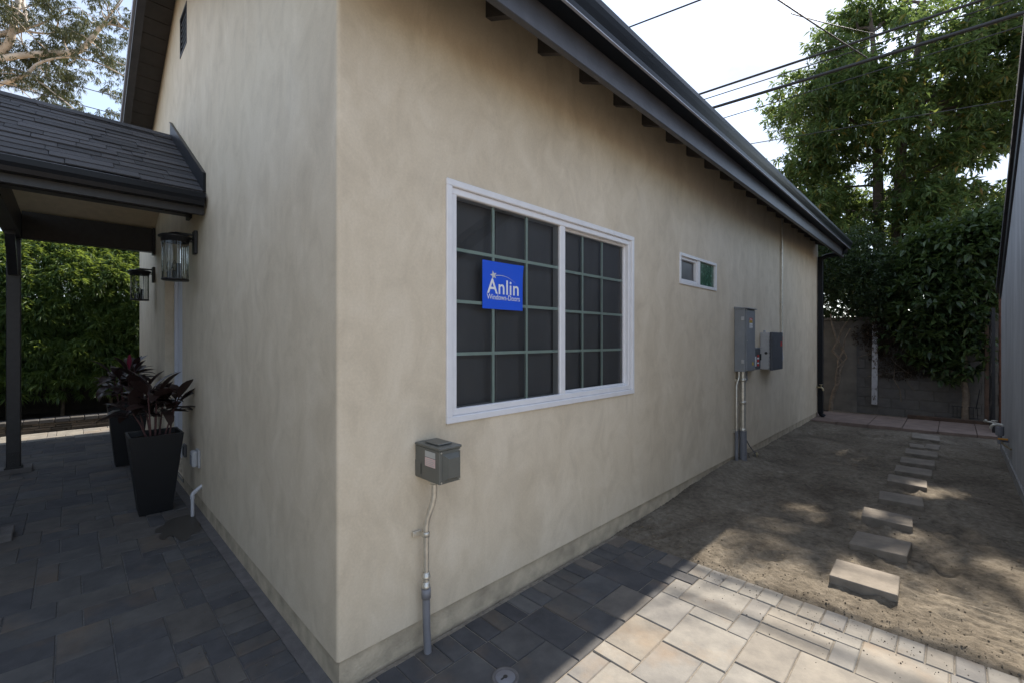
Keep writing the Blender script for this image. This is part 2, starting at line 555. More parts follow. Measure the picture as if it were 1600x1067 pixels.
M['leaf_tree'] = leafmat("glossy_green_leaf", [(0, (0.034, 0.064, 0.025)), (0.5, (0.058, 0.102, 0.036)), (0.9, (0.086, 0.134, 0.045)), (0.97, (0.20, 0.16, 0.03)), (1.0, (0.22, 0.12, 0.03))], trans=0.47, tcol=(0.23, 0.32, 0.08))
M['leaf_vine'] = leafmat("dark_green_leaf", [(0, (0.022, 0.038, 0.018)), (0.6, (0.040, 0.064, 0.030)), (1, (0.06, 0.09, 0.035))], trans=0.35, tcol=(0.10, 0.15, 0.03))
M['leaf_big'] = leafmat("broad_green_leaf", [(0, (0.03, 0.052, 0.022)), (0.6, (0.052, 0.085, 0.034)), (1, (0.085, 0.125, 0.04))], trans=0.32, tcol=(0.14, 0.20, 0.03), rough=0.32)
M['leaf_dry'] = leafmat("dead_vine_leaf", [(0, (0.03, 0.022, 0.014)), (1, (0.06, 0.04, 0.022))], trans=0.1, rough=0.8, tcol=(0.1, 0.06, 0.03))
M['leaf_litter'] = leafmat('dry_litter_leaf', [(0, (0.10, 0.07, 0.04)), (0.6, (0.20, 0.15, 0.09)), (1, (0.28, 0.23, 0.15))], trans=0.1, rough=.8, tcol=(.2, .15, .08))
M['leaf_hedge'] = leafmat("hedge_leaf", [(0, (0.055, 0.10, 0.034)), (0.5, (0.085, 0.145, 0.046)), (1, (0.12, 0.19, 0.055))], trans=0.42, tcol=(0.34, 0.42, 0.05))
M['leaf_euc'] = leafmat("grey_green_leaf", [(0, (0.045, 0.06, 0.03)), (0.5, (0.075, 0.09, 0.045)), (1, (0.13, 0.135, 0.07))], trans=0.25, tcol=(0.16, 0.18, 0.06))
M['leaf_cord'] = leafmat("burgundy_leaf", [(0, (0.022, 0.014, 0.014)), (0.5, (0.036, 0.022, 0.020)), (1, (0.055, 0.034, 0.028))], trans=0.15, tcol=(0.06, 0.025, 0.025), rough=0.35)
M['leaf_pink'] = leafmat("magenta_leaf", [(0, (0.16, 0.02, 0.05)), (1, (0.22, 0.03, 0.06))], trans=0.25, tcol=(0.4, 0.03, 0.08), rough=0.35)
M['stem_cord'] = simple("burgundy_stem", (0.10, 0.045, 0.045), 0.6, var=0.3, bmp=0)

# ================================================================== SETTING
g = MB()
g.box(-80, 80, -80, 80, -0.4, -0.09)
tag(g.obj("ground", M['sandy']), kind='structure')

# ---- pavers
def paver_mesh_cache():
    cache = {}
    def get(w, h, mat):
        k = (round(w, 3), round(h, 3), mat.name)
        if k not in cache:
            b = MB()
            t, e = 0.06, 0.004
            # top with a small chamfer, no underside
            x, y = w / 2, h / 2
            vs = [(-x, -y, -t), (x, -y, -t), (x, y, -t), (-x, y, -t),
                  (-x, -y, -e), (x, -y, -e), (x, y, -e), (-x, y, -e),
                  (-x + e, -y + e, 0), (x - e, -y + e, 0), (x - e, y - e, 0), (-x + e, y - e, 0)]
            fs = []
            for o in (0, 4):
                for i in range(4):
                    j = (i + 1) % 4
                    fs.append((o + i, o + j, o + 4 + j, o + 4 + i))
            fs.append((8, 9, 10, 11))
            b.add(vs, fs)
            cache[k] = b.mesh("paver", mat)
        return cache[k]
    return get


get_paver = paver_mesh_cache()


def tile_field(x0, x1, y0, y1, u, rnd):
    nx, ny = int(round((x1 - x0) / u)), int(round((y1 - y0) / u))
    occ = np.zeros((nx, ny), bool)
    out = []
    sizes = [(3, 3), (3, 2), (2, 3), (2, 2), (3, 1), (1, 2), (2, 1), (1, 1)]
    wts = [5, 4.5, 4, 2.2, 0.8, 1.3, 1.3, 0.02]
    for j in range(ny):
        for i in range(nx):
            if occ[i, j]:
                continue
            ok = []
            for (a, b), w in zip(sizes, wts):
                if i + a <= nx and j + b <= ny and not occ[i:i + a, j:j + b].any():
                    # avoid leaving one-cell slivers
                    right_free = 0
                    k = i + a
                    while k < nx and not occ[k, j]:
                        right_free += 1; k += 1
                    ok.append((a, b, w * (0.12 if right_free == 1 else 1)))
            t = rnd.random() * sum(o[2] for o in ok)
            for a, b, w in ok:
                t -= w
                if t <= 0:
                    break
            occ[i:i + a, j:j + b] = True
            out.append((x0 + i * u, y0 + j * u, a * u, b * u))
    return out


def lay(parent, pieces, mats, key, gap=0.0042, limit=298):
    pieces = sorted(pieces, key=key)
    rest = MB()
    rn = random.Random(3)
    for n, (x, y, w, h) in enumerate(pieces):
        cx, cy = x + w / 2, y + h / 2
        mat = mats(cx, cy)
        dz, tx, ty = rn.uniform(-0.002, 0.002), rn.gauss(0, 0.0035), rn.gauss(0, 0.0035)
        if n < limit:
            link("paver", get_paver(w - gap, h - gap, mat), parent, (cx, cy, dz), (tx, ty, rn.gauss(0, 0.003)))
        else:
            rest.box(x + gap / 2, x + w - gap / 2, y + gap / 2, y + h - gap / 2, -0.06, dz, 0.003)
    if rest.f:
        tag(rest.obj("outer_pavers", mats(cx, cy), parent), kind='stuff')


def seen(cx, cy):
    """how near the photographed strip a paver lies"""
    d = math.hypot(cx - 1.81, cy + 0.79)
    return d


rnd = random.Random(11)
patio = thing("patio", None, None, (0, 0, 0)); tag(patio, kind='structure')
MB().box(-8.47, -0.001, -6.5, -0.001, -0.10, -0.0055).obj("joint_bed", M['joint_grey'], patio)
pp = []
x = -0.02
while x > -8.4:
    w = rnd.choice([0.098, 0.102, 0.1, 0.104])
    pp.append((x - w, -0.235, w, 0.185)); x -= w
field = tile_field(-8.46, -0.06, -3.235, -0.235, 0.1, rnd)
def vis_patio(p):
    cx, cy = p[0] + p[2] / 2, p[1] + p[3] / 2
    X, Y = cx - 1.8144, cy + 0.7868
    r, f = (X + Y), (Y - X)
    inside = f > 0.3 and -1.24 < r / f < 1.2 and -691 * (-1.47) / (f * 0.7071) < 600
    return (0 if inside else 1, f)
lay(patio, pp + field, lambda cx, cy: M['paver'] if cx > -7.62 else M['paver_lit'], vis_patio)  # same stone throughout: shaded copy, then the lit copy on the sunny strip
MB().box(-7.4, -0.001, -0.050, 0.0135, -0.09, -0.002).obj("cement_strip", M['footing'], patio)

path = thing("path", None, None, (0, 0, 0)); tag(path, kind='structure')
MB().box(0.001, 2.62, -6.5, 2.135, -0.10, -0.006).obj("joint_bed", M['joint'], path)
pp = []
y = 1.965
while y > -3.2:
    h = rnd.choice([0.098, 0.1, 0.102])
    pp.append((0.025, y - h, 0.175, h)); y -= h
x = 0.025
while x < 2.5:
    w = rnd.choice([0.097, 0.1, 0.103])
    pp.append((x, 1.967, w, 0.17)); x += w
field = tile_field(0.2, 2.6, -4.035, 1.965, 0.1, rnd)
# leave the round access cover free of pavers only by raising it; the pavers stay whole
lay(path, pp + field, lambda cx, cy: M['paver_lit'] if cx > 0.58 else (M['paver'] if rnd.random() < 0.8 else M['paver_mid']), vis_patio)  # tones split at the eave's shadow edge: lit copy outside, shaded copy inside

stones = [(1.430, 2.620, .315, .295, 2, "nearest stepping stone, sunlit, close to the paver edge"),
          (1.448, 3.255, .31, .295, -2, "second stepping stone from the paver edge, wholly in shade"),
          (1.428, 3.900, .31, .295, 3, "third stepping stone from the pavers, sun fleck on its left corner"),
          (1.472, 4.530, .30, .29, 4, "fourth stepping stone from the pavers, sitting low in the dirt"),
          (1.472, 5.240, .30, .29, 2, "fifth stepping stone from the pavers, with a bright sun patch on top"),
          (1.497, 5.770, .30, .30, 1, "sixth stepping stone from the pavers, bluish grey in shade"),
          (1.508, 6.290, .30, .31, 1, "seventh stepping stone from the pavers, in full shade"),
          (1.516, 6.880, .30, .31, 2, "eighth stepping stone, just before the split pair"),
          (1.452, 7.400, .15, .28, 5, "left half of the split pair of small stepping stones"),
          (1.606, 7.480, .14, .29, -2, "right half of the split pair of small stepping stones"),
          (1.512, 8.180, .30, .34, 2, "farthest stepping stone, against the pink slab walk")]

# ---- dirt bed with footprints and ruts
NX, NY = 190, 400
xs = np.linspace(-0.01, 2.262, NX)
ys = np.linspace(2.10, 10.6, NY) ** 1.0
t = np.linspace(0, 1, NY)
ys = 2.125 + (10.62 - 2.125) * (0.45 * t + 0.55 * t ** 2)
XX, YY = np.meshgrid(xs, ys, indexing='ij')
ZZ = np.zeros_like(XX)
prs = np.random.default_rng(5)
for i in range(NX):
    for j in range(NY):
        p = Vector((xs[i], ys[j], 0))
        z = 0.013 * mnoise.noise(p * 1.1) + 0.008 * mnoise.noise(p * 3.1 + Vector((5, 2, 1)))
        z += 0.005 * mnoise.noise(p * 8.0) + 0.009 * abs(mnoise.noise(p * 21.0)) + 0.006 * mnoise.noise(p * 47)
        ZZ[i, j] = z
for k in range(60):      # footprints
    fx, fy, an = prs.uniform(0.1, 2.15), prs.uniform(2.3, 8.3), prs.uniform(-0.5, 0.5) + (0 if k % 2 else math.pi)
    dx, dy = XX - fx, YY - fy
    u_, v_ = dx * math.cos(an) + dy * math.sin(an), -dx * math.sin(an) + dy * math.cos(an)
    e = (u_ / 0.055) ** 2 + (v_ / 0.14) ** 2
    ZZ += -0.013 * np.exp(-e ** 2) + 0.007 * np.exp(-((np.sqrt(e) - 1.35) / 0.3) ** 2)
ZZ += 0.004 * np.exp(-((YY - 2.28) / 0.10) ** 2) * (0.5 + 0.5 * np.sin(XX * 5 + 1)) * 0.6
for k in range(9):       # rake lines near the edge
    ZZ += -0.006 * np.exp(-((YY - (2.42 + 0.055 * k + 0.05 * np.sin(XX * 2.2 + k))) / 0.010) ** 2) * np.clip((XX - 1.2) * 1.5, 0, 1)
edge = np.clip((YY - 2.125) / 0.06, 0, 1)
ZZ = ZZ * edge - 0.010 + 0.006 * edge
ZZ += (0.035 + 0.05 * np.exp(-((YY - 4.4) / .9) ** 2)) * np.exp(-(XX / 0.22) ** 2) * np.clip((YY - 2.5), 0, 1)
for x, y, w, h, r, lab in stones:      # soil packed against the stepping stones
    dx, dy = np.maximum(np.abs(XX - x) - w / 2, 0), np.maximum(np.abs(YY - y) - h / 2, 0)
    ZZ += 0.012 * np.exp(-((dx ** 2 + dy ** 2) / .05 ** 2)) * (.5 + .5 * np.sin(XX * 31 + YY * 17))
ZZ = np.where(YY > 8.6, np.minimum(ZZ, 0.02), ZZ)
V = np.stack([XX, YY, ZZ], -1).reshape(-1, 3)
ii, jj = np.meshgrid(np.arange(NX - 1), np.arange(NY - 1), indexing='ij')
a = (ii * NY + jj).ravel()
F = np.stack([a, a + NY, a + NY + 1, a + 1], 1)
tag(link("dirt_bed", np_mesh("dirt_bed", V, F, M['dirt'], True)), kind='structure')


def ground_z(x, y):
    i = int(np.clip(np.searchsorted(xs, x), 0, NX - 1)); j = int(np.clip(np.searchsorted(ys, y), 0, NY - 1))
    return float(ZZ[i, j])


cl = MB()
bm = bmesh.new(); bmesh.ops.create_icosphere(bm, subdivisions=1, radius=1)
iv = [v.co.copy() for v in bm.verts]; fi = [[v.index for v in f.verts] for f in bm.faces]; bm.free()
for k in range(4600):
    y = 2.14 + 6.5 * rng.random() ** 1.7
    x = rng.uniform(0.03, 2.24)
    if rng.random() < 0.12:
        y = 2.14 + abs(rng.normal()) * 0.2
    if rng.random() < 0.12:
        x = 0.03 + abs(rng.normal()) * 0.15
    if rng.random() < 0.1:
        x = 2.24 - abs(rng.normal()) * 0.12
    r = float(np.clip(rng.lognormal(-6.15, 0.45), 0.001, 0.008))
    q = Matrix.Rotation(rng.uniform(0, 6), 3, Vector(unit(rng.normal(size=3))))
    sc = Vector((rng.uniform(.7, 1.3), rng.uniform(.7, 1.3), rng.uniform(.5, .9))) * r
    z = ground_z(x, y)
    cl.add([q @ Vector((p.x * sc.x, p.y * sc.y, p.z * sc.z)) * rng.uniform(.9, 1.1) + Vector((x, y, z + r * 0.3)) for p in iv], fi)
tag(cl.obj("dirt_clods", M['dirt']), 'loose clods and crumbs scattered over the dirt', None, None, 'stuff')
cl = MB()
for k in range(420):     # sand swept onto the pavers
    x, y = rng.uniform(0.03, 2.2), 2.13 - abs(rng.normal()) * 0.22
    r = float(np.clip(rng.lognormal(-6.4, 0.4), 0.001, 0.004))
    cl.add([p * r + Vector((x, y, r * 0.4)) for p in iv], fi)
for k in range(220):
    x, y = -rng.uniform(0.1, 3), -0.05 - abs(rng.normal()) * 0.25
    r = float(np.clip(rng.lognormal(-6.2, 0.4), 0.001, 0.004))
    cl.add([p * r + Vector((x, y, r * 0.4)) for p in iv], fi)
tag(cl.obj("grit", M['dirt']), 'grit swept over the pavers', None, None, 'stuff')

# dry leaf litter
nl = 300
lx, ly = rng.uniform(.05, 2.2, nl), 2.2 + 8.2 * rng.random(nl) ** 1.2
bse = np.array([(x_, y_, max(ground_z(x_, y_), .0) + .006) for x_, y_ in zip(lx, ly)])
dr = unit(np.stack([rng.normal(size=nl), rng.normal(size=nl), rng.normal(size=nl) * .12], 1))
tag(link("leaf_litter", leaf_mesh("leaf_litter", M['leaf_litter'], bse, dr, rng.uniform(.012, .04, nl), rng.uniform(.006, .016, nl))), 'dry leaf litter scattered over the dirt', None, None, 'stuff')

# ---- pink slab walk at the far end
walk = thing("slab_walk", None, None, (0, 0, 0)); tag(walk, kind='structure')
xj = [-0.95, -0.50, -0.06, 0.365, 0.785, 1.212, 1.633, 2.06, 2.30]
for i in range(len(xj) - 1):
    x0, x1 = xj[i] + 0.004, xj[i + 1] - 0.004
    def fy(x): return 8.60 + 0.12 * (x + 0.1)
    def by(x): return 9.93 + 0.08 * (x + 0.1)
    b = MB()
    dz = rng.normal() * 0.004
    vs = [(x0, fy(x0), -0.03), (x1, fy(x1), -0.03), (x1, by(x1), -0.03), (x0, by(x0), -0.03)]
    vt = [(p[0], p[1], 0.045 + dz) for p in vs]
    b.add(vs + vt, [(4, 5, 6, 7), (0, 1, 5, 4), (1, 2, 6, 5), (2, 3, 7, 6), (3, 0, 4, 7)])
    b.obj("slab", M['pink'], walk)

# ================================================================== HOUSE
house = thing("house", "tan smooth stucco house with black gutter, black eaves and a shingled porch", "house", (0, 0, 0))
XR, ZR = -3.8, 5.09
def zu(x): return ZR + 0.403 * (x - XR) if x < XR else ZR - 0.44 * (x - XR)
LIP = 0.125
wall = MB()
def side(y0, y1, z0, z1): wall.quad((0, y0, z0), (0, y1, z0), (0, y1, z1), (0, y0, z1))
WY0, WY1, WZ0, WZ1 = 0.560, 2.390, 1.052, 2.280       # big window opening
SY0, SY1, SZ0, SZ1 = 3.235, 4.125, 1.997, 2.280       # small window
TOP = zu(0) + 0.06
cr = 0.016
side(cr, WY0, LIP, TOP); side(WY1, SY0, LIP, TOP); side(SY1, 9.17, LIP, TOP)
side(WY0, WY1, LIP, WZ0); side(WY0, WY1, WZ1, TOP)
side(SY0, SY1, LIP, SZ0); side(SY0, SY1, SZ1, TOP)
for (y0, y1, z0, z1) in ((WY0, WY1, WZ0, WZ1), (SY0, SY1, SZ0, SZ1)):
    d = -0.10
    wall.quad((0, y0, z0), (d, y0, z0), (d, y1, z0), (0, y1, z0))
    wall.quad((0, y0, z1), (0, y1, z1), (d, y1, z1), (d, y0, z1))
    wall.quad((0, y0, z0), (0, y0, z1), (d, y0, z1), (d, y0, z0))
    wall.quad((0, y1, z0), (d, y1, z0), (d, y1, z1), (0, y1, z1))
# rounded outer corner
arc = [(-cr + cr * math.cos(a), cr - cr * math.sin(a)) for a in np.linspace(0, math.pi / 2, 6)]
vs = [(x, y, LIP) for x, y in arc] + [(x, y, TOP) for x, y in arc]
wall.add(vs, [(i, 6 + i, 7 + i, i + 1) for i in range(5)], True)
# gable face with door recess and vent opening
holes = [(-4.72, -3.58, 0.10, 2.26), (-3.70, -3.34, 4.29, 4.69)]
brk = sorted({-7.375, -cr, XR} | {h[0] for h in holes} | {h[1] for h in holes})
for x0, x1 in zip(brk[:-1], brk[1:]):
    xm = (x0 + x1) / 2
    spans, z = [], LIP
    for h in sorted([h for h in holes if h[0] - 1e-6 <= xm <= h[1] + 1e-6], key=lambda h: h[2]):
        if h[2] > z: spans.append((z, z, h[2], h[2]))
        z = h[3]
    spans.append((z, z, zu(x0) + 0.05, zu(x1) + 0.05))
    for a0, a1, b0, b1 in spans:
        wall.quad((x0, 0, a0), (x1, 0, a1), (x1, 0, b1), (x0, 0, b0))
for (x0, x1, z0, z1), d in zip(holes, (0.16, 0.10)):
    wall.quad((x0, 0, z0), (x0, d, z0), (x0, d, z1), (x0, 0, z1))
    wall.quad((x1, 0, z0), (x1, 0, z1), (x1, d, z1), (x1, d, z0))
    wall.quad((x0, 0, z1), (x0, d, z1), (x1, d, z1), (x1, 0, z1))
    wall.quad((x0, 0, z0), (x1, 0, z0), (x1, d, z0), (x0, d, z0))
# far sides
wall.quad((-7.375, 9.17, LIP), (-7.375, 0, LIP), (-7.375, 0, zu(-7.375) + .05), (-7.375, 9.17, zu(-7.375) + .05))
wall.add([(0, 9.17, LIP), (-7.375, 9.17, LIP), (-7.375, 9.17, zu(-7.375)), (XR, 9.17, ZR), (0, 9.17, TOP)], [(0, 1, 2, 3, 4)])
# under-lip
wall.quad((0, cr, LIP), (-0.03, cr, LIP), (-0.03, 9.17, LIP), (0, 9.17, LIP))
wall.quad((-7.375, 0, LIP), (-7.375, 0.03, LIP), (-cr, 0.03, LIP), (-cr, 0, LIP))
wall.obj("wall", M['stucco'], house)
MB().box(-7.36, -0.014, 0.014, 9.155, -0.12, LIP + 0.004).obj("foundation", M['plinth'], house)

# roof slabs
T = 0.050
rf = MB()
rf.prism([(-7.86, zu(-7.86) + .025), (XR, ZR + .025), (0.40, zu(.40) + .025), (0.40, zu(.40) + T), (XR, ZR + T + .02), (-7.86, zu(-7.86) + T)], 'y', -0.318, 9.26)
roof = rf.obj("roof", M['rooftop'], house)
# planks under the rake overhang
sx = -7.84
while sx < XR - 0.02:
    w = 0.188
    x1 = min(sx + w, XR)
    b = MB(); b.prism([(sx + .009, zu(sx + .009)), (x1, zu(x1)), (x1, zu(x1) + .02), (sx + .009, zu(sx + .009) + .02)], 'y', -0.236, -0.002)
    b.obj("soffit_board", M['soffit'], house)
    sx += w
b = MB()
b.prism([(-7.86, zu(-7.86) - .115), (XR, ZR - .115), (XR, ZR + T), (-7.86, zu(-7.86) + T - .002)], 'y', -0.307, -0.238)
b.obj("barge_board", M['fascia'], house)
b = MB()
b.prism([(XR, ZR - .115), (0.40, zu(.4) - .115), (0.40, zu(.4) + T - .002), (XR, ZR + T)], 'y', -0.307, -0.238)
b.obj("barge_board", M['fascia'], house)
b = MB()
b.prism([(-7.87, zu(-7.87) + T - .055), (XR, ZR + T - .075), (XR, ZR + T + .014), (-7.87, zu(-7.87) + T + .014)], 'y', -0.328, -0.309)
b.obj("drip_edge", M['drip'], house)
b = MB()
b.box(-7.90, -7.86, -0.306, 9.25, zu(-7.86) - .08, zu(-7.86) + .12)
b.obj("fascia", M['fascia'], house)

# eave of the long side
fx0, fx1 = 0.345, 0.383
b = MB(); b.box(fx0, fx1, -0.30, 9.24, 2.970, 3.235, 0.004)
b.obj("fascia", M['fascia'], house)
# gutter: K profile
gp = [(0.386, 3.115), (0.470, 3.115), (0.478, 3.121), (0.482, 3.150), (0.497, 3.185), (0.508, 3.215), (0.508, 3.247), (0.500, 3.254), (0.494, 3.247), (0.488, 3.215), (0.470, 3.150), (0.460, 3.128), (0.386, 3.128)]
b = MB(); b.prism(gp, 'y', -0.34, 9.27)
b.prism([(0.386, 3.116), (0.470, 3.116), (0.495, 3.185), (0.506, 3.215), (0.506, 3.246), (0.386, 3.246)], 'y', 9.268, 9.272)
gut = b.obj("gutter", M['gutter'], house)
b = MB(); b.box(0.472, 0.486, -0.34, 9.27, 3.1085, 3.1140)
b.obj("gutter_shine", M['drip'], gut)  # pale strip painted as the shine along the gutter's lower curve
b = MB(); b.prism([(0.30, zu(.30) + T + .002), (0.43, zu(.43) + T + .004), (0.43, zu(.43) + T - .03), (0.425, zu(.43) + T - .03), (0.425, zu(.43) + T - .004), (0.30, zu(.30) + T - .006)], 'y', -0.32, 9.26)
b.obj("drip_edge", M['gutter'], house)
# rafter tails
yr = 0.0
k = 0
ya = 1.251 - 0.4275 * 3
while ya < 9.1:
    b = MB()
    pts = [(-0.03, zu(-.03) - .185), (0.343, zu(.343) - .185), (0.343, zu(.343) + .022), (-0.03, zu(-.03) + .022)]
    b.prism(pts, 'y', ya, ya + 0.042)
    b.obj("rafter_tail", M['soffit'], house)
    ya += 0.4275
# eave boards above the rafters
b = MB(); b.prism([(0.002, zu(.002) - .003), (0.343, zu(.343) - .003), (0.343, zu(.343) + .02), (0.002, zu(.002) + .02)], 'y', -0.23, 9.24)
b.obj("eave_sheathing", M['black'], house)

# downspout
b = MB()
b.box(0.012, 0.092, 9.085, 9.150, 0.10, 3.02, 0.006)
ds = b.obj("downspout", M['gutter'], house)
b = MB(); b.tube([(0.43, 9.12, 3.12), (0.42, 9.12, 3.06), (0.36, 9.12, 3.03), (0.14, 9.118, 3.015), (0.07, 9.118, 2.985), (0.052, 9.118, 2.93)], 0.040, 10)
b.obj("elbow", M['gutter'], ds)
b = MB(); b.tube([(0.052, 9.118, 0.16), (0.06, 9.12, 0.09), (0.11, 9.12, 0.05)], 0.042, 10)
b.obj("outlet_shoe", M['gutter'], ds)

# gable vent
b = MB()
x0, x1, z0, z1 = -3.70, -3.34, 4.29, 4.69
b.box(x0 + .002, x1 - .002, -0.004, 0.06, z0 + .002, z0 + .03); b.box(x0 + .002, x1 - .002, -0.004, 0.06, z1 - .03, z1 - .002)
b.box(x0 + .002, x0 + .03, -0.0035, 0.06, z0 + .03, z1 - .03); b.box(x1 - .03, x1 - .002, -0.0035, 0.06, z0 + .03, z1 - .03)
vent = b.obj("gable_vent", M['black'], house)
for i in range(6):
    z = z0 + .045 + i * 0.055
    b = MB(); b.prism([(0.004, z), (0.05, z + .04), (0.05, z + .048), (0.004, z + .008)], 'x', x0 + .031, x1 - .031)
    b.obj("slat", M['panelgrey'], vent)
MB().quad((x0, 0.07, z0), (x1, 0.07, z0), (x1, 0.07, z1), (x0, 0.07, z1)).obj("screen", M['dark'], vent)

# door in the recess
b = MB(); b.box(-4.70, -3.60, 0.115, 0.155, 0.12, 2.24)
door = b.obj("door", M['door'], house)
b = MB(); b.box(-4.70, -4.64, 0.085, 0.114, 0.12, 2.24); b.box(-3.66, -3.60, 0.085, 0.114, 0.12, 2.24); b.box(-4.64, -3.66, 0.085, 0.114, 2.18, 2.24)
b.obj("door_frame", M['door'], door)
b = MB(); b.lathe((0, 0, 0), [(0.001, 0.0), (0.03, .0), (0.03, .012), (0.012, .02), (0.012, .05), (0.028, .06), (0.028, .085), (0.001, .09)], 14)
o = b.obj("handle", M['bracket'], door, local=True); o.location = (-3.74, 0.114, 1.05); o.rotation_euler = (R(90), 0, 0)
MB().box(-4.71, -3.59, 0.005, 0.155, 0.06, 0.118).obj("door_step", M['conc'], house)

# ---- windows
def win_frame(y0, y1, z0, z1, w, x0, x1, bev=0.004):
    b = MB()
    b.box(x0, x1, y0, y1, z1 - w, z1, bev); b.box(x0, x1, y0, y1, z0, z0 + w, bev)
    b.box(x0 - .0005, x1 - .0005, y0, y0 + w, z0 + w * .9, z1 - w * .9, bev); b.box(x0 - .0005, x1 - .0005, y1 - w, y1, z0 + w * .9, z1 - w * .9, bev)
    return b


win = win_frame(WY0 - .006, WY1 + .006, WZ0 - .006, WZ1 + .006, 0.036, -0.06, 0.014).obj("window", M['vinyl'], house)
gy0, gy1, gz0, gz1 = WY0 + .030, WY1 - .030, WZ0 + .030, WZ1 - .030
inner = win_frame(gy0, gy1, gz0, gz1, 0.036, -0.07, 0.001).obj("frame", M['vinyl'], win)
MB().box(-0.072, -0.004, 1.478, 1.534, gz0 + .03, gz1 - .03, 0.005).obj("meeting_stile", M['vinyl'], win)
win_frame(1.530, gy1 - .030, gz0 + .030, gz1 - .030, 0.020, -0.064, -0.030).obj("sliding_sash", M['vinyl'], win)
panes = [(gy0 + .034, 1.480, gz0 + .034, gz1 - .034, -0.020, (0.905, 1.181), (1.942, 1.671, 1.397)),
         (1.546, gy1 - .046, gz0 + .046, gz1 - .046, -0.046, (1.790, 2.035), (1.935, 1.665, 1.395))]
for y0, y1, z0, z1, px, vb, hb in panes:
    MB().quad((px, y0, z0), (px, y1, z0), (px, y1, z1), (px, y0, z1)).obj("pane", M['glass'], win)
    for yy in vb:
        MB().box(px - .016, px - .006, yy - .0085, yy + .0085, z0, z1).obj("glazing_bar", M['muntin'], win)
    for zz in hb:
        MB().box(px - .0155, px - .0055, y0, y1, zz - .0085, zz + .0085).obj("glazing_bar", M['muntin'], win)
    px2 = px - .018
b = MB(); b.quad((-0.085, WY0, WZ0), (-0.085, WY1, WZ0), (-0.085, WY1, WZ1), (-0.085, WY0, WZ1))
b.obj("blind", M['blind'], win)
for yy in (0.975, 1.215, 1.80, 2.06):
    MB().box(-0.080, -0.078, yy, yy + .003, gz0 + .03, gz1 - .03).obj("blind_cord", M['cord'], win)
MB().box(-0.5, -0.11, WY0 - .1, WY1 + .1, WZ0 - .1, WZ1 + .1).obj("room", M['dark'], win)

sw = win_frame(SY0 - .006, SY1 + .006, SZ0 - .006, SZ1 + .006, 0.030, -0.06, 0.012, 0.003).obj("window", M['vinyl'], house)
MB().box(-0.06, 0.002, 3.655, 3.715, SZ0 + .02, SZ1 - .02, 0.003).obj("meeting_stile", M['vinyl'], sw)
win_frame(SY0 + .022, 3.665, SZ0 + .022, SZ1 - .022, 0.028, -0.058, -0.008, 0.003).obj("sliding_sash", M['vinyl'], sw)
MB().quad((-0.035, SY0 + .04, SZ0 + .04), (-0.035, 3.65, SZ0 + .04), (-0.035, 3.65, SZ1 - .04), (-0.035, SY0 + .04, SZ1 - .04)).obj("insect_screen", M['screen'], sw)
MB().quad((-0.012, 3.71, SZ0 + .02), (-0.012, SY1 - .02, SZ0 + .02), (-0.012, SY1 - .02, SZ1 - .02), (-0.012, 3.71, SZ1 - .02)).obj("filmed_pane", M['green_film'], sw)
MB().quad((-0.08, SY0, SZ0), (-0.08, SY1, SZ0), (-0.08, SY1, SZ1), (-0.08, SY0, SZ1)).obj("blind", M['blind'], sw)

# ---- porch (parts of the house)
PX, PZ, PS = -4.20, 3.655, 0.588
def pz(x): return PZ - PS * abs(x - PX)
EX = -2.535
PY = -1.75
b = MB()
LX, LZ = -5.75, 3.02
b.prism([(LX, LZ), (PX, PZ), (EX, pz(EX)), (EX, pz(EX) - .06), (PX, PZ - .07), (LX, LZ - .06)][::-1], 'y', PY, -0.002)
proof = b.obj("porch_roof", M['rooftop'], house)
sl_ = math.hypot(1, PS)
ang = math.atan(PS)
expo, thick = 0.137, 0.009
length = (EX + .02 - PX) * sl_
ncourse = int(length / expo) + 1
rs = random.Random(5)
shc = {}
def shingle_mesh(w, h):
    k = (round(w, 2), round(h, 2))
    if k not in shc:
        b = MB(); b.box(-h, 0.0, -k[0] / 2 + .002, k[0] / 2 - .002, 0, thick)
        shc[k] = b.mesh("shingle", M['shingle'])
    return shc[k]
for c in range(ncourse):
    d = length - c * expo                # distance of the butt edge from the ridge along the slope
    y = -0.012 - rs.uniform(0, .2)
    first = True
    y1 = -0.012
    while y1 > PY - .02:
        w = rs.choice([0.16, 0.2, 0.24, 0.3, 0.34, 0.4])
        if y1 - w < PY - .02: w = round(y1 - (PY - .02), 2)
        if w < 0.03: break
        yc = y1 - w / 2
        lift = rs.choice([0.0, 0.0, 0.005])
        x = PX + d / sl_; z = PZ - (d / sl_) * PS
        off = 0.004 + 0.006 + lift
        link("shingle", shingle_mesh(w, min(expo + .05, d)), proof, (x + off * math.sin(ang), yc, z + off * math.cos(ang)), (0, ang - 0.05, rs.gauss(0, 0.004)))
        y1 -= w
y1 = -0.012
while y1 > PY - .02:
    b = MB()
    for s in (1, -1):
        pts = [(PX, PZ + .036), (PX + s * .13, PZ + .036 - .13 * PS), (PX + s * .13, PZ + .026 - .13 * PS), (PX, PZ + .024)]
        if s < 0: pts = pts[::-1]
        b.prism(pts[::-1], 'y', y1 - .17, y1 - .002)
    o = b.obj("ridge_cap", M['shingle'], proof)
    o.rotation_euler = (0.0, 0, 0)
    y1 -= 0.165
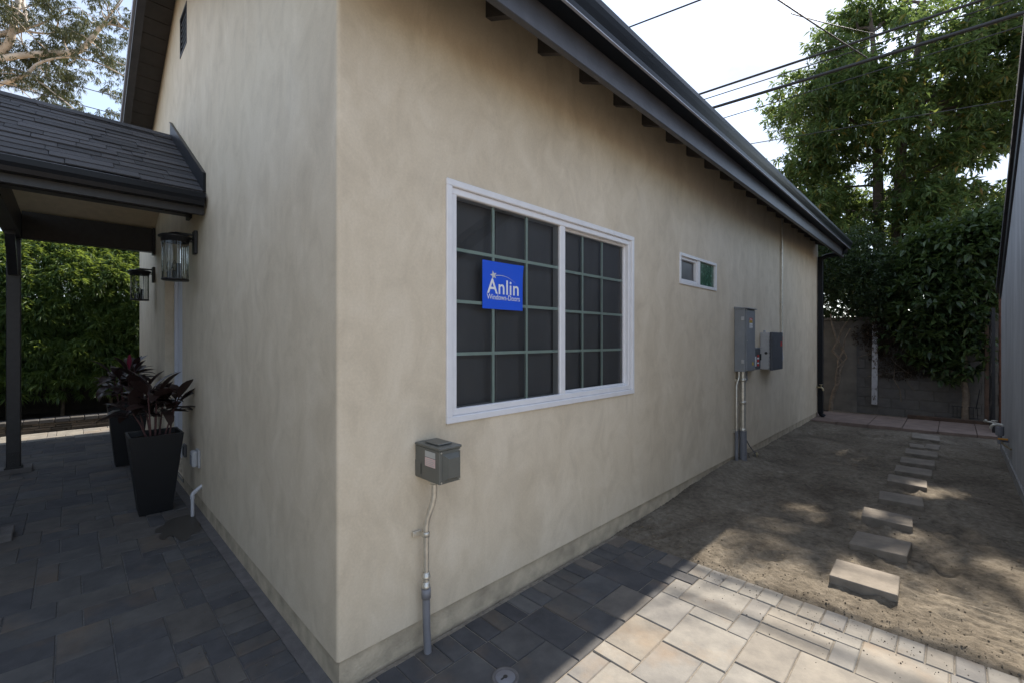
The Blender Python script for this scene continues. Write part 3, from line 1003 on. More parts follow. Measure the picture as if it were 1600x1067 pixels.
# flashing against the wall
b = MB()
b.prism([(EX + .03, pz(EX) + .0), (PX + .01, PZ + .02), (PX + .01, PZ + .16), (EX + .03, pz(EX) + .145)][::-1], 'y', -0.020, -0.001)
b.prism([(EX + .03, pz(EX) + .145), (PX + .01, PZ + .16), (PX + .01, PZ + .168), (EX + .03, pz(EX) + .153)][::-1], 'y', -0.026, -0.001)
b.obj("wall_flashing", M['gutter'], house)
b = MB(); b.box(EX - .015, EX + .015, PY, -0.010, 2.485, 2.640, 0.003)
b.obj("porch_fascia", M['black'], house)
b = MB(); b.box(LX - .015, LX + .015, PY, -0.010, 2.85, 2.99, 0.003)
b.obj("porch_fascia", M['black'], house)
gx = EX + .017
gp2 = [(gx, 2.545), (gx + .075, 2.545), (gx + .083, 2.575), (gx + .098, 2.600), (gx + .100, 2.640), (gx + .092, 2.644), (gx + .088, 2.60), (gx + .070, 2.56), (gx, 2.56)]
b = MB(); b.prism(gp2[::-1], 'y', PY - .02, -0.022)
b.prism([(gx, 2.547), (gx + .075, 2.547), (gx + .097, 2.602), (gx + .098, 2.638), (gx, 2.638)][::-1], 'y', -0.0235, -0.0205)
b.obj("porch_gutter", M['gutter'], house)
b = MB(); b.prism([(EX - .03, pz(EX) + .012), (EX + .045, pz(EX + .045) + .012), (EX + .045, pz(EX) - .055), (EX + .038, pz(EX) - .055), (EX + .038, pz(EX + .045) + .004), (EX - .03, pz(EX) + .002)], 'y', PY, -0.004)
b.obj("porch_drip_edge", M['fascia'], house)
b = MB()
ce = [(-5.64, 2.885), (PX, 3.36), (-2.98, 2.80), (-2.98, 2.81), (PX, 3.38), (-5.64, 2.895)]
b.prism(ce, 'y', PY + .05, -0.003)
b.obj("porch_ceiling", M['ceiling'], house)
for x0 in (-5.62, -3.20):
    b = MB(); b.box(x0, x0 + .115, -1.165, -0.030, 2.60, 2.90 if x0 < -4 else 2.78, 0.004)
    b.obj("porch_beam", M['black'], house)
    b = MB(); b.box(x0 - .012, x0 + .127, -0.029, -0.002, 2.57, 2.91 if x0 < -4 else 2.79, 0.003)
    b.obj("beam_hanger", M['bracket'], house)
b = MB(); b.prism([(-5.64, 2.60), (-3.06, 2.60), (-3.06, 2.87), (-5.64, 2.87)][::-1], 'y', -1.285, -1.167)
b.obj("porch_beam", M['black'], house)
for x0 in (-5.615, -3.195):
    b = MB(); b.box(x0, x0 + .108, -1.280, -1.172, 0.075, 2.598, 0.006)
    post = b.obj("porch_post", M['black'], house)
    b = MB()
    b.box(x0 - .012, x0 + .120, -1.294, -1.158, 0.055, 0.073)
    b.box(x0 - .006, x0 - .001, -1.27, -1.182, 0.073, 0.24); b.box(x0 + .109, x0 + .114, -1.27, -1.182, 0.073, 0.24)
    b.obj("post_base", M['bracket'], post)
    b = MB()
    for z in (0.115, 0.20):
        for yy in (-1.29, -1.17):
            pass
        b.tube([(x0 + .113, -1.226, z), (x0 + .133, -1.226, z)], 0.013, 6)
        b.tube([(x0 - .025, -1.226, z), (x0 - .004, -1.226, z)], 0.013, 6)
    b.obj("bolts", M['bracket'], post)
    # knee brace
    s = 1 if x0 < -4 else -1
    xa = x0 + (.108 if s > 0 else 0)
    b = MB(); b.prism([(xa, 2.18), (xa + s * .06, 2.18), (xa + s * .44, 2.56), (xa + s * .44, 2.598), (xa + s * .36, 2.598), (xa, 2.24)][::s], 'y', -1.262, -1.190)
    b.obj("brace", M['black'], house)
    b = MB(); b.box(x0 - .10, x0 + .125, -1.40, -1.085, -0.05, 0.054, 0.006)
    b.obj("post_footing", M['footing'], house)

# ================================================================== THINGS ON THE HOUSE
# window sticker
stk = thing("window_sticker", "square blue window maker's sticker with white name and silver star on big window", "sticker", (-0.0175, 0.975, 1.776))
b = MB(); SN = 8
vs, fs = [], []
for i in range(SN + 1):
    for j in range(SN + 1):
        y, z = -0.160 + 0.320 * i / SN, -0.134 + 0.268 * j / SN
        curl = 0.010 * max(0, (i / SN + j / SN - 1.6) / .4) ** 2
        vs.append((curl, y, z))
for i in range(SN):
    for j in range(SN):
        a = i * (SN + 1) + j
        fs.append((a, a + SN + 1, a + SN + 2, a + 1))
b.add(vs, fs, True); b.obj("sheet", M['blue'], stk, local=True)


def lettering(txt, size, y, z, mat, parent, bold=0.0, x=0.0012, wide=1.0, name="lettering", shear=0, space=1.0):
    cu = bpy.data.curves.new("lettering", 'FONT')
    cu.body = txt; cu.size = size; cu.offset = bold; cu.space_character = space; cu.extrude = 0.0002; cu.shear = shear
    cu.align_x = 'CENTER'
    tmp = bpy.data.objects.new("tmp", cu); COL.objects.link(tmp)
    bpy.context.view_layer.update()
    me = bpy.data.meshes.new_from_object(tmp)
    bpy.data.objects.remove(tmp); bpy.data.curves.remove(cu)
    me.materials.clear(); me.materials.append(mat)
    o = link(name, me, parent)
    o.matrix_basis = Matrix(((0, 0, 1, x), (wide, 0, 0, y), (0, 1, 0, z), (0, 0, 0, 1)))
    return o


lettering("Anlin", 0.118, 0.003, -0.046, M['white'], stk, 0.0012, wide=0.98, space=1.05)
lettering("Windows-Doors", 0.0435, 0.004, -0.080, M['white'], stk, 0.0, wide=0.88)
b = MB()
pts = []
for k in range(10):
    a = math.pi / 2 + 0.25 + k * math.pi / 5
    r = 0.027 if k % 2 == 0 else 0.011
    pts.append((-0.078 + r * math.cos(a), 0.056 + r * math.sin(a)))
b.add([(0.0012, -0.078, 0.056)] + [(0.0012, p[0], p[1]) for p in pts], [(0, 1 + k, 1 + (k + 1) % 10) for k in range(10)])
b.obj("star", M['silver'], stk, local=True)
b = MB(); arcp = []
for k in range(13):
    t_ = k / 12
    y = -0.062 + 0.162 * t_
    z = 0.056 + 0.010 * math.sin(t_ * math.pi * 0.75) - 0.040 * t_ ** 2.2
    arcp.append((y, z, 0.0042 * (1 - t_ * .85)))
vs = [(0.0012, y, z - w / 2) for y, z, w in arcp] + [(0.0012, y, z + w / 2) for y, z, w in arcp]
b.add(vs, [(i, i + 1, 14 + i, 13 + i) for i in range(12)])
b.obj("swoosh", M['silver'], stk, local=True)

# wall lanterns
def lantern(x, label):
    t = thing("wall_lantern", label, "lantern", (x, 0, 2.17), 0, "wall lanterns either side of the door")
    MB().box(-0.045, 0.045, -0.028, -0.001, 0.045, 0.245, 0.004).obj("backplate", M['bracket'], t, local=True)
    b = MB(); b.box(-0.012, 0.012, -0.155, -0.027, 0.200, 0.217, .003); b.box(-0.012, 0.012, -0.09, -0.027, 0.145, 0.158, .003)
    b.obj("arm", M['bracket'], t, local=True)
    c = (0, -0.152, 0)
    b = MB(); b.lathe(c, [(0.001, .205), (0.045, .205), (0.05, .190), (0.10, .186), (0.118, .176), (0.118, .166), (0.100, .162), (0.098, .128), (0.090, .128), (0.090, .158), (0.001, .160)], 32)
    b.obj("cap", M['bracket'], t, local=True)
    b = MB(); n = 64
    vs = []
    for z in (-0.185, 0.150):
        for k in range(n):
            a = 2 * math.pi * k / n
            r = 0.091 + (0.0022 if k % 2 else -0.0015)
            vs.append((r * math.cos(a), -0.152 + r * math.sin(a), z))
    b.add(vs, [(k, (k + 1) % n, n + (k + 1) % n, n + k) for k in range(n)], False)
    b.obj("glass_cylinder", M['lampglass'], t, local=True)
    b = MB(); b.lathe(c, [(0.001, -.198), (0.094, -.198), (0.097, -.192), (0.097, -.184), (0.001, -.184)], 32)
    b.obj("base_plate", M['bracket'], t, local=True)
    for dx, dy, h in ((-0.035, 0.0, .075), (0.036, 0.018, .13), (0.0, -0.04, .06)):
        b = MB(); b.lathe((dx, -0.152 + dy, -0.184), [(0.016, 0), (0.016, h), (0.001, h)], 12)
        cs = b.obj("candle_socket", M['bracket'], t, local=True)
        if h < .1:
            b = MB(); b.lathe((dx, -0.152 + dy, -0.184 + h), [(0.008, 0), (0.017, .025), (0.019, .045), (0.012, .07), (0.003, .09), (0.001, .092)], 12)
            b.obj("bulb", M['lampglass'], cs, local=True)
    return t


lantern(-2.875, "nearer black wall lantern with ribbed clear glass cylinder, beside the porch gutter")
lantern(-5.585, "farther black wall lantern with ribbed clear glass, seen beyond the door against hedge")

# outlet boxes on the gable wall
t = thing("outlet_box", "grey weatherproof outlet cover on wall just above the white drain pipe", "outlet", (-2.77, 0, 0.46))
MB().box(-0.060, 0.060, -0.018, -0.001, -0.075, 0.075, 0.004).obj("plate", M['lightgrey'], t, local=True)
MB().box(-0.050, 0.050, -0.058, -0.018, -0.065, 0.068, 0.010).obj("cover", M['lightgrey'], t, local=True)
MB().box(-0.030, 0.030, -0.063, -0.058, -0.045, 0.035, 0.002).obj("lid_panel", M['greypvc'], t, local=True)
t = thing("wall_plate", "small dark wall plate low beside the door behind the front planter", "plate", (-3.38, 0, 0.42))
MB().box(-0.045, 0.045, -0.022, -0.001, -0.06, 0.06, 0.004).obj("plate", M['greypvc'], t, local=True)
MB().box(-0.025, 0.025, -0.028, -0.022, -0.04, 0.04, 0.002).obj("lid", M['darkgrey'], t, local=True)

# white drain pipe
t = thing("drain_pipe", "short white plastic drain pipe bending out of the wall down to the patio", "pipe", (-2.68, -0.062, 0))
b = MB(); b.tube([(-2.68, -0.062, 0.003), (-2.68, -0.062, 0.165)], 0.0135, 12); b.obj("downpipe", M['pvc'], t)
b = MB(); b.tube([(-2.68, -0.062, 0.150), (-2.68, -0.062, 0.178), (-2.679, -0.056, 0.192), (-2.676, -0.045, 0.205), (-2.67, -0.010, 0.236), (-2.67, 0.004, 0.246)], [.017, .017, .017, .0165, .0142, .0142], 12)
b.obj("elbow", M['pvc'], t)

# hose bib at far corner of the long wall
def bib(loc, out, label, name="hose_tap", mat=None, hmat=None):
    t = thing(name, label, "tap", loc)
    o = Vector(out).normalized()
    s = o.cross(Vector((0, 0, 1)))
    p = Vector((0, 0, 0))
    b = MB(); b.tube([p, p + o * .05, p + o * .08, p + o * .10 + Vector((0, 0, -.02)), p + o * .11 + Vector((0, 0, -.06))], [.012, .012, .018, .016, .014], 10)
    b.obj("spout", mat or M['brass'], t, local=True)
    b = MB(); b.tube([p + o * .075, p + o * .075 + Vector((0, 0, .05))], .006, 8)
    c = p + o * .075 + Vector((0, 0, .05))
    b.tube([c + (o * math.cos(a) + s * math.sin(a)) * .028 for a in np.linspace(0, 2 * math.pi, 13)], .005, 6)
    b.tube([c - s * .028, c + s * .028], .004, 6)
    b.obj("handle", hmat or M['brass'], t, local=True)
    return t


bib((0.002, 9.02, 0.60), (1, 0, 0), "small brass hose tap low on the tan wall by the black downspout")

# near disconnect box with its conduit
t = t0_ = thing("junction_box", "small olive grey electrical box on the wall under the big window", "electrical box", (0, 0.435, 0.90))
MB().box(0.002, 0.196, 0.375, 0.495, 0.824, 0.975, 0.003).obj("body", M['olive'], t)
MB().box(0.003, 0.202, 0.371, 0.499, 0.9755, 0.988, 0.003).obj("lid", M['olive'], t)
MB().box(0.05, 0.16, 0.395, 0.475, 0.990, 0.996, 0.003).obj("lid_pad", M['olive'], t)
b = MB()
b.add([(0.197, 0.392, 0.838), (0.197, 0.482, 0.838), (0.197, 0.482, 0.958), (0.197, 0.392, 0.958),
       (0.222, 0.408, 0.852), (0.222, 0.468, 0.852), (0.222, 0.468, 0.940), (0.222, 0.408, 0.940)],
      [(4, 5, 6, 7), (0, 1, 5, 4), (1, 2, 6, 5), (2, 3, 7, 6), (3, 0, 4, 7)])
b.obj("front_bump", M['olive'], t)
MB().box(0.004, 0.058, 0.3735, 0.3750, 0.830, 0.905, .0005).obj("side_hatch", M['olive'], t)
MB().box(0.05, 0.056, 0.3728, 0.3734, 0.845, 0.895).obj("hatch_slot", M['blackprint'], t)
MB().box(0.085, 0.165, 0.3738, 0.3749, 0.935, 0.962).obj("grey_label", M['greyprint'], t)
lb = MB().box(0.085, 0.165, 0.3738, 0.3749, 0.893, 0.932).obj("pink_label", M['pinkprint'], t)
b = MB()
for k in range(4): b.box(0.092, 0.158 - .012 * (k % 2), 0.3732, 0.3737, 0.899 + k * .008, 0.9015 + k * .008)
b.obj("print_lines", M['greyprint'], lb)
b = MB()
for yy, zz in ((.385, .832), (.487, .832), (.385, .966), (.487, .966)): b.tube([(.1962, yy, zz), (.199, yy, zz)], .004, 6)
b.obj("screws", M['emt'], t0_)
t = thing("conduit", "bright metal conduit with grey lower sleeve running down from the olive box", "conduit", (0.06, 0.41, 0))
b = MB(); b.tube([(0.085, 0.425, 0.824), (0.085, 0.425, 0.74), (0.078, 0.420, 0.70), (0.055, 0.408, 0.63), (0.048, 0.405, 0.59), (0.048, 0.405, 0.27)], 0.0138, 12); b.obj("pipe", M['emt'], t)
b = MB(); b.lathe((0.085, 0.425, 0.795), [(0.0152, 0), (0.021, .001), (0.021, .026), (0.0152, .028)], 14); b.obj("box_connector", M['emt'], t)
b = MB(); b.tube([(0.048, 0.405, 0.275), (0.052, 0.405, 0.12), (0.062, 0.405, -0.01)], 0.0180, 12); b.obj("plastic_sleeve", M['greypvc'], t)
b = MB(); b.lathe((0.048, 0.405, 0.252), [(0.0182, 0), (0.022, .001), (0.022, .045), (0.0182, .046), (.0152, .047)], 14); b.obj("adapter", M['greypvc'], t)
for z in (0.300, 0.345):
    b = MB(); b.lathe((0.048, 0.405, z), [(0.0151, 0), (0.020, .001), (0.021, .006), (0.020, .016), (0.0175, .018), (0.018, .03), (0.0151, .031)], 8); b.obj("coupling", M['emt'], t)
b = MB(); b.lathe((0.048, 0.405, 0.543), [(0.0152, 0), (0.0175, .001), (0.0175, .022), (0.0152, .023)], 14)
b.box(0.004, 0.016, 0.355, 0.400, 0.543, 0.566, .002); b.box(0.016, 0.050, 0.388, 0.393, 0.543, 0.566)
b.tube([(0.016, 0.368, 0.5545), (0.021, 0.368, 0.5545)], .006, 6)
b.obj("strap", M['emt'], t)

# meter panel group
t = thing("breaker_panel", "tall grey electrical panel with red and yellow warning labels on the tan wall", "electrical panel", (0, 4.855, 1.47))
MB().box(0.002, 0.118, 4.69, 5.02, 1.105, 1.825, 0.003).obj("body", M['panelgrey'], t)
b = MB(); b.prism([(0.002, 1.8255), (0.150, 1.8255), (0.150, 1.835), (0.002, 1.852)], 'y', 4.680, 5.030); b.obj("rain_cap", M['panelgrey'], t)
MB().box(0.1185, 0.132, 4.700, 5.010, 1.115, 1.815, 0.003).obj("door", M['panelgrey'], t)
for z in (1.20, 1.69):
    MB().box(0.080, 0.110, 4.680, 4.690, z, z + .045, .002).obj("latch", M['lightgrey'], t)
for mat, z0, z1, nm in (('red', 1.695, 1.722, 'red_label'), ('yellow', 1.665, 1.693, 'yellow_label'), ('white', 1.605, 1.663, 'white_label')):
    l = MB().box(0.1322, 0.1332, 4.80, 4.90, z0, z1).obj(nm, M[mat], t)
    b = MB()
    for k in range(max(1, int((z1 - z0) / .013))): b.box(0.1333, 0.1336, 4.808, 4.892 - .02 * (k % 2), z0 + .005 + k * .012, z0 + .009 + k * .012)
    b.obj("print_lines", M['white' if mat == 'red' else 'blackprint'], l)
b = MB(); b.tube([(0.1322, 4.92, 1.19), (0.1334, 4.92, 1.19)], .022, 14); b.obj("yellow_seal", M['yellow'], t)
b = MB()
for yy, zz in ((4.712, 1.127), (4.998, 1.127), (4.712, 1.80), (4.998, 1.80), (4.712, 1.46), (4.998, 1.46)): b.tube([(.1322, yy, zz), (.135, yy, zz)], .005, 6)
b.obj("screws", M['emt'], t)
# pipes below
t = thing("conduit", "pair of metal conduits with grey sleeves under the tall grey panel", "conduit", (0.05, 4.76, 0))
b = MB(); b.tube([(0.045, 4.715, 1.106), (0.045, 4.715, 1.04), (0.030, 4.68, .95), (0.030, 4.68, .40)], .013, 10); b.obj("thin_pipe", M['emt'], t)
b = MB(); b.tube([(0.030, 4.68, .42), (0.030, 4.675, -.02)], .019, 10); b.obj("thin_sleeve", M['greypvc'], t)
b = MB(); b.tube([(0.060, 4.800, 1.106), (0.060, 4.800, .40)], .030, 14); b.obj("thick_pipe", M['emt'], t)
for z in (.40, .72, .985):
    b = MB(); b.lathe((0.060, 4.80, z), [(0.030, 0), (0.036, .002), (0.036, .035), (0.030, .037)], 14); b.obj("coupling", M['emt'], t)
b = MB(); b.tube([(0.060, 4.80, .41), (0.062, 4.80, -.02)], .041, 14); b.obj("thick_sleeve", M['greypvc'], t)
b = MB(); b.tube([(0.060, 4.93, 1.106), (0.060, 4.93, 1.0), (0.035, 4.885, .91), (0.030, 4.875, .42)], .011, 8); b.obj("bent_pipe", M['greypvc'], t)
b = MB(); b.box(0.003, 0.02, 4.70, 4.90, .985, 1.02); b.box(0.003, 0.02, 4.65, 4.90, .40, .43); b.obj("strut", M['emt'], t)
t = thing("ground_wire", "loose grey ground wire from conduit foot to a rod in the dirt", "wire", (0.06, 5.0, 0))
b = MB(); b.tube([(0.045, 4.86, .42), (0.05, 4.89, .33), (0.07, 5.0, .20), (0.10, 5.10, .10), (0.11, 5.14, .03), (0.10, 5.12, 0.0)], .006, 6); b.obj("wire_strand", M['wire'], t)
b = MB(); b.tube([(0.05, 4.84, .38), (0.06, 4.86, .2), (0.09, 4.96, .06), (0.12, 5.08, .035), (0.13, 5.17, .02)], .005, 6); b.obj("wire_strand", M['wire'], t)
b = MB(); b.tube([(0.115, 5.13, -.03), (0.115, 5.13, .11)], .009, 8); b.lathe((0.115, 5.13, .07), [(.009, 0), (.018, .002), (.018, .022), (.009, .024)], 6); b.obj("ground_rod", M['brass'], t)

t = thing("disconnect_switch", "small grey switch box with red label between tall panel and pale enclosure", "electrical box", (0, 5.2, 1.24))
MB().box(0.002, 0.095, 5.07, 5.33, 1.105, 1.365, .003).obj("body", M['panelgrey'], t)
MB().box(0.002, 0.108, 5.06, 5.34, 1.366, 1.376, .002).obj("lid", M['panelgrey'], t)
MB().box(0.0955, 0.104, 5.09, 5.31, 1.12, 1.355, .003).obj("cover", M['darkgrey'], t)
MB().box(0.104, 0.118, 5.28, 5.30, 1.22, 1.30, .003).obj("lever", M['blackprint'], t)
MB().box(0.1042, 0.105, 5.10, 5.145, 1.15, 1.27).obj("white_label", M['white'], t)
for z, mt in ((1.26, 'red'), (1.235, 'white'), (1.20, 'red'), (1.175, 'white'), (1.15, 'red')):
    MB().box(0.1042, 0.105, 5.18, 5.25, z, z + (.03 if mt == 'red' else .02)).obj(mt + "_label", M[mt], t)
MB().tube([(0.05, 5.02, 1.22), (0.05, 5.072, 1.22)], .02, 10).obj("nipple", M['emt'], t)

t = thing("battery_enclosure", "pale grey plastic enclosure with hinged dark door beside the small switch box", "electrical box", (0, 5.9, 1.33))
MB().box(0.002, 0.110, 5.65, 6.14, 1.085, 1.565, .006).obj("body", M['lightgrey'], t)
MB().box(0.1165, 0.150, 5.655, 6.135, 1.075, 1.570, .006).obj("door", M['darkgrey'], t)
for k in range(9):
    MB().box(0.104, 0.1185, 5.640, 5.652, 1.105 + k * .051, 1.135 + k * .051, .002).obj("hinge_rib", M['lightgrey'], t)
b = MB(); b.tube([(0.075, 5.6485, 1.30), (0.075, 5.644, 1.30)], .018, 12); b.obj("plug", M['blackprint'], t)
MB().box(0.03, 0.05, 5.69, 5.73, 1.5655, 1.595, .002).obj("mount_tab", M['lightgrey'], t)
MB().box(0.1505, 0.1513, 6.02, 6.10, 1.385, 1.445).obj("red_label", M['red'], t)
t = thing("conduit", "long thin metal conduit running up the tan wall to the eave", "conduit", (0.03, 6.62, 1.5))
b = MB(); b.tube([(0.022, 6.62, 1.52), (0.022, 6.62, 3.26)], .014, 10); b.obj("pipe", M['emt'], t)
b = MB(); b.tube([(0.022, 6.62, 1.54), (0.022, 6.62, 1.46)], .012, 8); b.obj("red_sleeve", M['red'], t)
b = MB(); b.tube([(0.022, 6.62, 1.47), (0.025, 6.63, 1.30), (0.04, 6.60, 1.20), (0.06, 6.45, 1.16), (0.07, 6.30, 1.18), (0.075, 6.141, 1.19)], .007, 8); b.obj("cable_loop", M['pvc'], t)
for z in (2.0, 2.8):
    b = MB(); b.box(0.003, 0.014, 6.58, 6.66, z, z + .02); b.lathe((0.022, 6.62, z), [(.0142, 0), (.0165, .001), (.0165, .019), (.0142, .02)], 10); b.obj("strap", M['emt'], t)

# ================================================================== PLANTERS AND PLANTS
def blade(Lf, Wf, arch, nseg=7, cup=0.25):
    b = MB(); vs = []
    for i in range(nseg + 1):
        t_ = i / nseg
        pet = 0.22
        if t_ < pet:
            w = 0.10 + 0.05 * t_
        else:
            q = (t_ - pet) / (1 - pet)
            w = max(0.02, math.sin(math.pi * q ** 0.85) ** 0.55)
        a = arch * t_ ** 1.5
        x = Lf * (math.sin(a) / max(arch, 1e-3)) if arch > .01 else Lf * t_
        # integrate a bend
        x, z = 0.0, 0.0
        for k in range(20):
            tt = t_ * (k + .5) / 20
            an = arch * tt ** 1.4
            x += Lf * t_ / 20 * math.cos(an); z -= Lf * t_ / 20 * math.sin(an)
        hw = Wf * w / 2
        vs += [(x, -hw, z + hw * cup), (x, 0, z), (x, hw, z + hw * cup)]
    fs = []
    for i in range(nseg):
        a = i * 3
        fs += [(a, a + 3, a + 4, a + 1), (a + 1, a + 4, a + 5, a + 2)]
    b.add(vs, fs, True)
    return b


blades = [blade(0.32, 0.10, 0.6).mesh("leaf", M['leaf_cord']), blade(0.31, 0.105, 1.25).mesh("leaf", M['leaf_cord']), blade(0.30, 0.09, 1.9).mesh("leaf", M['leaf_cord']), blade(0.26, 0.085, 0.8).mesh("leaf", M['leaf_cord'])]
pinkblade = blade(0.24, 0.045, 0.15, cup=.6).mesh("leaf", M['leaf_pink'])


def planter(cx, cy, H, label, plabel, seed, rot):
    t = thing("planter", label, "planter", (cx, cy, 0), rot, "tall black planters by the door")
    tw, bw, wl_ = 0.182, 0.110, 0.016
    def ring(w, z): return [(-w, -w, z), (w, -w, z), (w, w, z), (-w, w, z)]
    b = MB()
    vs = ring(bw, 0.004) + ring(tw, H) + ring(tw - wl_, H) + ring(tw - wl_ - .006, H - .07)
    fs = [(3, 2, 1, 0)]
    for o in (0, 4, 8):
        for i in range(4):
            j = (i + 1) % 4
            fs.append((o + i, o + j, o + 4 + j, o + 4 + i))
    b.add(vs, fs)
    b.obj("pot", M['planter'], t, local=True)
    b = MB(); n = 12; vs = []
    rr = random.Random(seed)
    w = tw - wl_ - .003
    for i in range(n + 1):
        for j in range(n + 1):
            vs.append((-w + 2 * w * i / n, -w + 2 * w * j / n, H - .045 + rr.uniform(-.008, .008)))
    b.add(vs, [(i * (n + 1) + j, (i + 1) * (n + 1) + j, (i + 1) * (n + 1) + j + 1, i * (n + 1) + j + 1) for i in range(n) for j in range(n)], True)
    b.obj("soil", M['soil'], t, local=True)
    p = thing("cordyline_plant", plabel, "plant", (cx, cy, H - .045), rot, "burgundy plants in the black planters")
    ncane = 9
    for k in range(ncane):
        a = 2 * math.pi * k / ncane + rr.uniform(-.4, .4)
        r0 = rr.uniform(.02, .10)
        lean = rr.uniform(.03, .13)
        hh = rr.uniform(.20, .46)
        p0 = Vector((r0 * math.cos(a), r0 * math.sin(a), -.01))
        p1 = p0 + Vector((lean * math.cos(a), lean * math.sin(a) * .8, hh))
        b = MB(); b.tube([p0, p0.lerp(p1, .5) + Vector((0, 0, .02)), p1], [.007, .0065, .005], 6)
        b.obj("stem", M['stem_cord'], p, local=True)
        nl = rr.randint(6, 9)
        for q in range(nl):
            f = q / nl
            base = p0.lerp(p1, .72 + .28 * f)
            az = q * 2.4 + a + rr.uniform(-.5, .5)
            pitch = -(0.26 + .92 * f) + rr.uniform(-.25, .25)
            me = blades[0] if f > .7 else rr.choice(blades)
            s = rr.uniform(.72, 1.05)
            link("leaf", me, p, base, (rr.uniform(-.4, .4), pitch, az), (s, s * rr.uniform(.85, 1.1), s))
        if k < 1 and cx < -4:
            link("leaf", pinkblade, p, p1, (0, -1.35, a), (rr.uniform(.7, 1),) * 3)
    return t


planter(-3.088, -0.268, 0.672, "nearer tall tapered black planter by the wall in front of the door", "burgundy leafed plant in the nearer black planter, leaves touching the wall", 4, 0.0)
planter(-5.175, -0.300, 0.715, "farther tall tapered black planter, half hidden behind the nearer one", "dark burgundy plant in the farther planter, with an upright pink leaf", 9, 0.0)

# round access cover in the pavers
t = thing("access_cover", "round grey access cover with a keyhole set into the side pavers", "cover", (0.432, 0.555, 0.0))
b = MB(); b.lathe((0, 0, 0), [(0.060, -.01), (0.060, .005), (0.053, .006), (0.049, .002), (0.043, .002)], 28); b.obj("ring", M['footing'], t, local=True)
b = MB(); b.lathe((0, 0, 0), [(0.0435, .0035), (0.041, .005), (0.001, .006)], 28); b.obj("lid", M['greypvc'], t, local=True)
b = MB(); b.tube([(0, 0, .0062), (0, 0, .0070)], .010, 12); b.box(-0.004, 0.004, -0.026, 0.0, .0062, .0069); b.obj("keyhole", M['blackprint'], t, local=True)

# wet stain patch at drain pipe (damp paver, flat film on the ground)
m, nt, b_ = nodes("damp_paver")
b_.inputs["Base Color"].default_value = (0.05, 0.045, 0.038, 1); b_.inputs["Roughness"].default_value = 0.5
b = MB(); rr = random.Random(2); pts = []
outline = [(-2.74, -.055), (-2.44, -.05), (-2.33, -.07), (-2.25, -.10), (-2.28, -.135), (-2.20, -.16), (-2.16, -.20), (-2.24, -.225), (-2.33, -.232), (-2.36, -.26), (-2.30, -.30), (-2.38, -.315), (-2.46, -.29), (-2.50, -.33), (-2.58, -.31), (-2.60, -.26), (-2.70, -.24), (-2.74, -.20)]
for (xa, ya_), (xb, yb) in zip(outline, outline[1:] + outline[:1]):
    for q in range(4):
        u = q / 4
        pts.append((xa + (xb - xa) * u + rr.uniform(-.006, .006), ya_ + (yb - ya_) * u + rr.uniform(-.006, .006)))
b.add([(x_, y_, .0045) for x_, y_ in pts], [tuple(range(len(pts)))[::-1]])
tag(b.obj("damp_patch", m), kind='structure')

# ================================================================== STEPPING STONES
for x, y, w, h, r, lab in stones:
    b = MB(); b.box(-w / 2, w / 2, -h / 2, h / 2, -0.03, 0.058, 0.004)
    o = b.obj("stepping_stone", M['stone'])
    o.location = (x, y, -0.014 if w > .2 else -.026); o.rotation_euler = (rng.normal() * .022, rng.normal() * .022, R(r))
    tag(o, lab, "stepping stone", "stepping stones across the dirt")

# ================================================================== FAR END
# block wall
bw = thing("block_wall", "grey concrete block wall closing off the far end of the side yard", "wall", (0, 10.5, 0))
blk = MB(); blk.box(-.197, .197, 0, .15, .004, .186, .004)
blkm = blk.mesh("block", M['block'])
rr = random.Random(8)
for row in range(10):
    off = 0 if row % 2 else 0.2
    for i in range(9):
        x = -0.85 + i * 0.4 + off
        link("block", blkm, bw, (x, rr.uniform(-.004, .004), -0.04 + row * .19), (0, rr.gauss(0, .003), rr.gauss(0, .004)))
MB().box(-8, 6, 10.512, 10.64, -.1, 1.855).obj("wall_core", M['mortar'], bw)
MB().box(-8, 6, 10.49, 10.665, 1.860, 1.93, .01).obj("wall_cap", M['block'], bw)
MB().box(-0.30, 0.42, 10.484, 10.494, 0.0, 1.70, .003).obj("plaster_patch", M['plaster'], bw)

b = MB(); b.box(-.045, .045, -.04, .04, 0.21, 1.76, .006)
o = b.obj("white_post", M['white_peel']); o.location = (0.70, 10.40, 0); o.rotation_euler = (0.012, 0.01, 0.1)
tag(o, "weathered post with peeling white paint leaning on the block wall", "post")
b = MB(); b.box(-.055, .065, -.05, .06, -.05, 2.33, .006)
o = b.obj("wooden_post", M['wood_post']); o.location = (2.235, 10.25, 0)
tag(o, "thick brown weathered wooden post at the far right corner", "post")
t = thing("iron_gate", "narrow dark iron gate leaf with twisted bar standing against the wooden post", "gate", (2.25, 9.3, 0))
b = MB(); b.box(2.225, 2.262, 9.28, 9.32, 0.02, 1.95, .003); b.box(2.226, 2.260, 10.06, 10.10, 0.02, 1.95, .003); b.box(2.228, 2.258, 9.32, 10.06, .1, .14); b.box(2.228, 2.258, 9.32, 10.06, 1.86, 1.90)
b.obj("frame", M['bracket'], t)
for k in range(6):
    yy = 9.40 + k * .115
    b = MB(); pts = [(2.243 + .016 * math.cos(q * .55 + k), yy + .016 * math.sin(q * .55 + k), .14 + q * .043) for q in range(41)]
    b.tube(pts, .010, 6); b.obj("twisted_bar", M['bracket'], t)
b = MB(); b.tube([(2.315, 9.3, 0), (2.315, 9.3, 2.66)], .018, 8)
o = b.obj("steel_pole", M['rust']); tag(o, "thin rusty steel pole between iron gate and grey wall", "pole")
